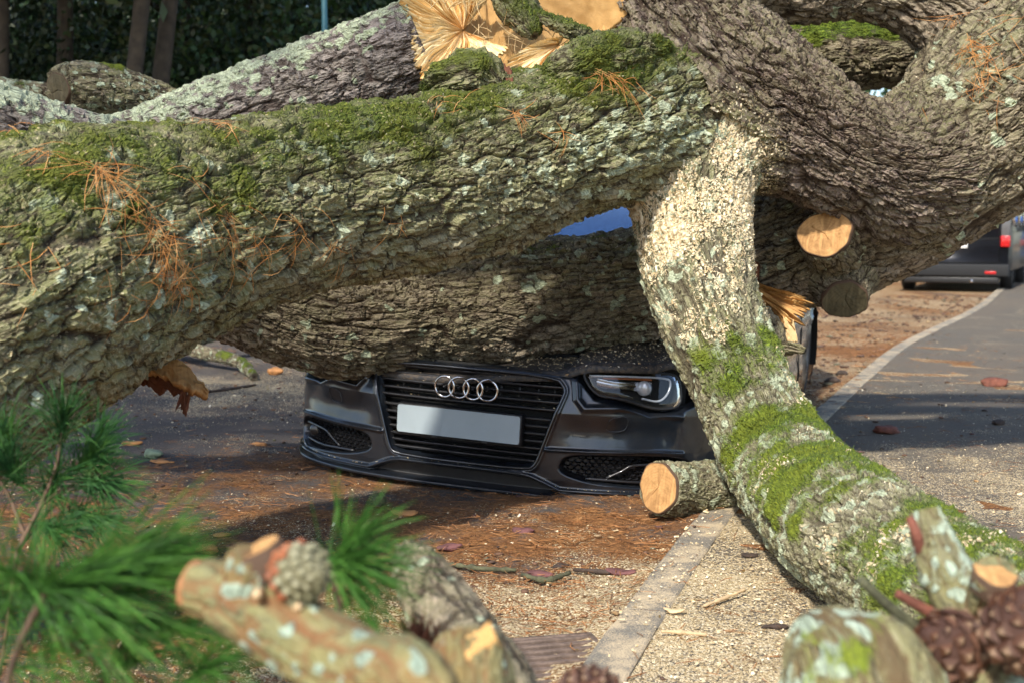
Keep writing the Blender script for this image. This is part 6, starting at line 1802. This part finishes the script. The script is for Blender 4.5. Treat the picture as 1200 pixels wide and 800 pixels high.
# lichen stump in front of the drooping branch
_l = gpath([(948, 726, 1.62, 22), (962, 746, 1.60, 50), (985, 782, 1.57, 78), (1010, 836, 1.52, 98)], [[0.42, 1.42, 0.30, 0.11], [0.44, 1.40, 0.0, 0.11]])
M_FGL = bark_mat("bark_thin_green", (0.15, 0.14, 0.085), (0.22, 0.205, 0.13), (0.19, 0.165, 0.075), (0.12, 0.08, 0.04), algae=(0.20, 0.195, 0.08), lichen=(0.36, 0.43, 0.33), bump=0.5)
t5, o5 = fg("broken_branch", "rounded branch end covered in pale green lichen before the drooping branch", base=(0.44, 1.40, 0.0))
make_limb(None, "bough", None, M_FGL, t5, o5, (0.04, 0.03), 0.005, 0.0045, (), 0.05, paint_fg2, 113, 0.08, line=_l)

# upright forked branch with cones at the right edge
_l = gpath([(1082, 598, 1.76, 17), (1090, 625, 1.75, 24), (1104, 660, 1.73, 30), (1128, 705, 1.70, 36), (1165, 770, 1.65, 46), (1200, 840, 1.58, 56)], [[0.66, 1.45, 0.25, 0.06], [0.68, 1.42, 0.0, 0.06]])
t6, o6 = fg("forked_branch", "upright lichen branch stub with brown pine cones at the right edge", base=(0.68, 1.42, 0.0))
b6 = make_limb(None, "bough", None, M_FGL, t6, o6, (0.05, 0.03), 0.004, 0.0045, (), 0.05, paint_fg2, 117, 0.06, line=_l)
_s = gpath([(1166, 672, 1.60, 24), (1160, 700, 1.64, 27), (1150, 740, 1.68, 30)], [])
s6 = make_limb(None, "side_stub", None, M_FG, t6, o6, (0.05, 0.03), 0.003, 0.0045, (), 0.05, paint_fg, 119, 0.05, line=_s)
cut_face("cut_end", _s[0, :3] + [0, -0.002, 0.003], np.array([-0.05, -0.42, 0.90]), 0.027, W_CUT, s6, o6, 3)
for pts in ([(1008, 678, 1.66), (1040, 708, 1.67), (1085, 745, 1.69)], [(1066, 606, 1.73), (1074, 625, 1.72), (1080, 648, 1.73)], [(1050, 694, 1.7), (1078, 710, 1.7), (1100, 722, 1.7)]):
    p = resample(np.array([P(*q) for q in pts]), n=12)[0]
    V, F = tube_mesh(p, np.linspace(0.006, 0.009, 12), 8)
    mobj("twig", V, F, C_TWIG if pts[0][0] == 1008 else C_RED, t6, o6)
for (px, py, d, R, H, dr, n) in ((1142, 776, 1.64, 0.054, 0.100, (-0.75, -0.35, 0.5), 58), (1200, 775, 1.55, 0.056, 0.105, (-0.15, -0.35, 0.9), 62)):
    pc = link("pine_cone", None, t6, loc=tuple(P(px, py, d) - o6), rot=quat_to(dr))
    cone_parts(R, H, n, pc, M_CONE, M_CORE, 0.45)

# ================================================================ green pine sprigs
M_GREEN = needle_mat("green_needle", (0.020, 0.065, 0.010), (0.042, 0.135, 0.016), (0.10, 0.24, 0.035))
M_DKGREEN = needle_mat("dark_green_needle", (0.014, 0.055, 0.016), (0.030, 0.11, 0.026), (0.08, 0.19, 0.035))
def sprig(label, twigs, tufts_, mat, seed, base, ks=1.3, kn=0.45):
    t = thing("pine_sprig", base, label, "pine sprig")
    r = np.random.default_rng(seed)
    for pts in twigs:
        q = resample(np.array([P(*p) if len(p) == 3 else p[:3] for p in pts]), n=16)[0]
        V, F = tube_mesh(q, np.linspace(0.0045, 0.003, 16), 8)
        mobj("twig", V, F, simple("sprig_twig", (0.10, 0.060, 0.034), 0.8, 0, 0.4) if "sprig_twig" not in bpy.data.materials else bpy.data.materials["sprig_twig"], t, base)
    for (px, py, d, dx, dy, spread, n, ln) in tufts_:
        c = P(px, py, d); n = int(n * kn); ln = ln * ks
        ax = np.array([dx, -0.15, dy]); ax /= np.linalg.norm(ax)
        along = r.uniform(-0.25, 0.35, n)[:, None] * ln
        v = ax + r.normal(size=(n, 3)) * spread; v /= np.linalg.norm(v, axis=1)[:, None]
        L = ln * r.uniform(0.7, 1.1, n)[:, None]
        b = c + ax * along + r.normal(size=(n, 3)) * 0.004
        sag = np.array([0, 0, -1.0]) * r.uniform(0.05, 0.28, n)[:, None]
        rows = np.stack([b + v * L * q + sag * L * q * q for q in (0, 0.35, 0.7, 1.0)], 1)
        side = np.cross(v, r.normal(size=(n, 3))); side /= np.linalg.norm(side, axis=1)[:, None]
        V, F = strip_mesh(rows, 0.0009, side)
        V2, F2 = strip_mesh(rows, 0.0009, np.cross(v, side))
        tag(mobj("needles", np.vstack([V, V2]), np.vstack([F, F2 + len(V)]), mat, t, base, smooth=False), kind="stuff")
    return t
g1 = np.array([-1.05, 2.35, 0.0])
sprig("dark green pine sprig with brown twig under the main limb", [[(20, 645, 2.35), (48, 590, 2.38), (66, 545, 2.4), (72, 505, 2.4)], [(48, 590, 2.38), (80, 570, 2.42), (110, 560, 2.45)], [(30, 630, 2.36), (10, 580, 2.4), (-10, 550, 2.4)], [(*(0, 0),)] if False else [(20, 645, 2.35), (10, 720, 2.35), (0, 790, 2.35)]],
      [(72, 508, 2.40, 0.15, 1, 0.55, 170, 0.115), (95, 545, 2.45, 0.7, 0.6, 0.6, 200, 0.12), (104, 565, 2.45, 0.9, 0.1, 0.6, 200, 0.12), (60, 570, 2.42, 0.2, 0.3, 0.9, 170, 0.12), (20, 560, 2.42, -0.4, 0.7, 0.8, 200, 0.13),
       (10, 530, 2.45, -0.2, 0.8, 0.7, 180, 0.13), (50, 615, 2.38, 0.5, -0.1, 0.9, 170, 0.12), (95, 600, 2.42, 0.8, -0.3, 0.6, 180, 0.12), (110, 525, 2.55, 0.5, 0.9, 0.4, 120, 0.11)], M_DKGREEN, 61, g1, 0.88, 0.8)
g2 = np.array([-0.62, 1.35, 0.0])
sprig("bright green blurred pine sprig at the lower edge near the camera", [[(55, 690, 1.42), (20, 760, 1.40), (0, 830, 1.38)], [(120, 800, 1.5), (150, 740, 1.46), (165, 700, 1.45)], [(60, 745, 1.42), (110, 770, 1.44), (160, 810, 1.45)]],
      [(52, 690, 1.42, 1, 0.30, 0.40, 260, 0.145), (60, 690, 1.42, 0.8, -0.4, 0.55, 170, 0.12), (45, 690, 1.42, -0.5, 0.6, 0.7, 130, 0.11), (105, 670, 1.46, 0.9, 0.45, 0.30, 200, 0.12), (150, 690, 1.45, 0.75, 0.65, 0.30, 200, 0.115), (170, 730, 1.46, 0.9, -0.1, 0.5, 160, 0.12),
       (40, 770, 1.45, 0.6, 0.3, 0.8, 170, 0.12), (130, 780, 1.5, 0.6, 0.4, 0.7, 180, 0.12), (215, 800, 1.42, 0.6, 0.5, 0.4, 150, 0.10), (10, 720, 1.5, -0.2, 0.6, 0.8, 140, 0.13)], M_GREEN, 62, g2, 1.15)
g3 = np.array([-0.22, 1.3, 0.0])
sprig("small green pine tuft beside the reddish cone", [[(392, 672, 1.48), (400, 720, 1.46), (420, 800, 1.42)]],
      [(396, 658, 1.48, 1, 0.10, 0.42, 230, 0.085), (396, 650, 1.48, 0.7, 0.75, 0.38, 150, 0.085), (398, 670, 1.48, 0.7, -0.7, 0.45, 150, 0.08), (400, 650, 1.55, -0.05, 1, 0.16, 26, 0.085)], M_GREEN, 63, g3, 1.1)
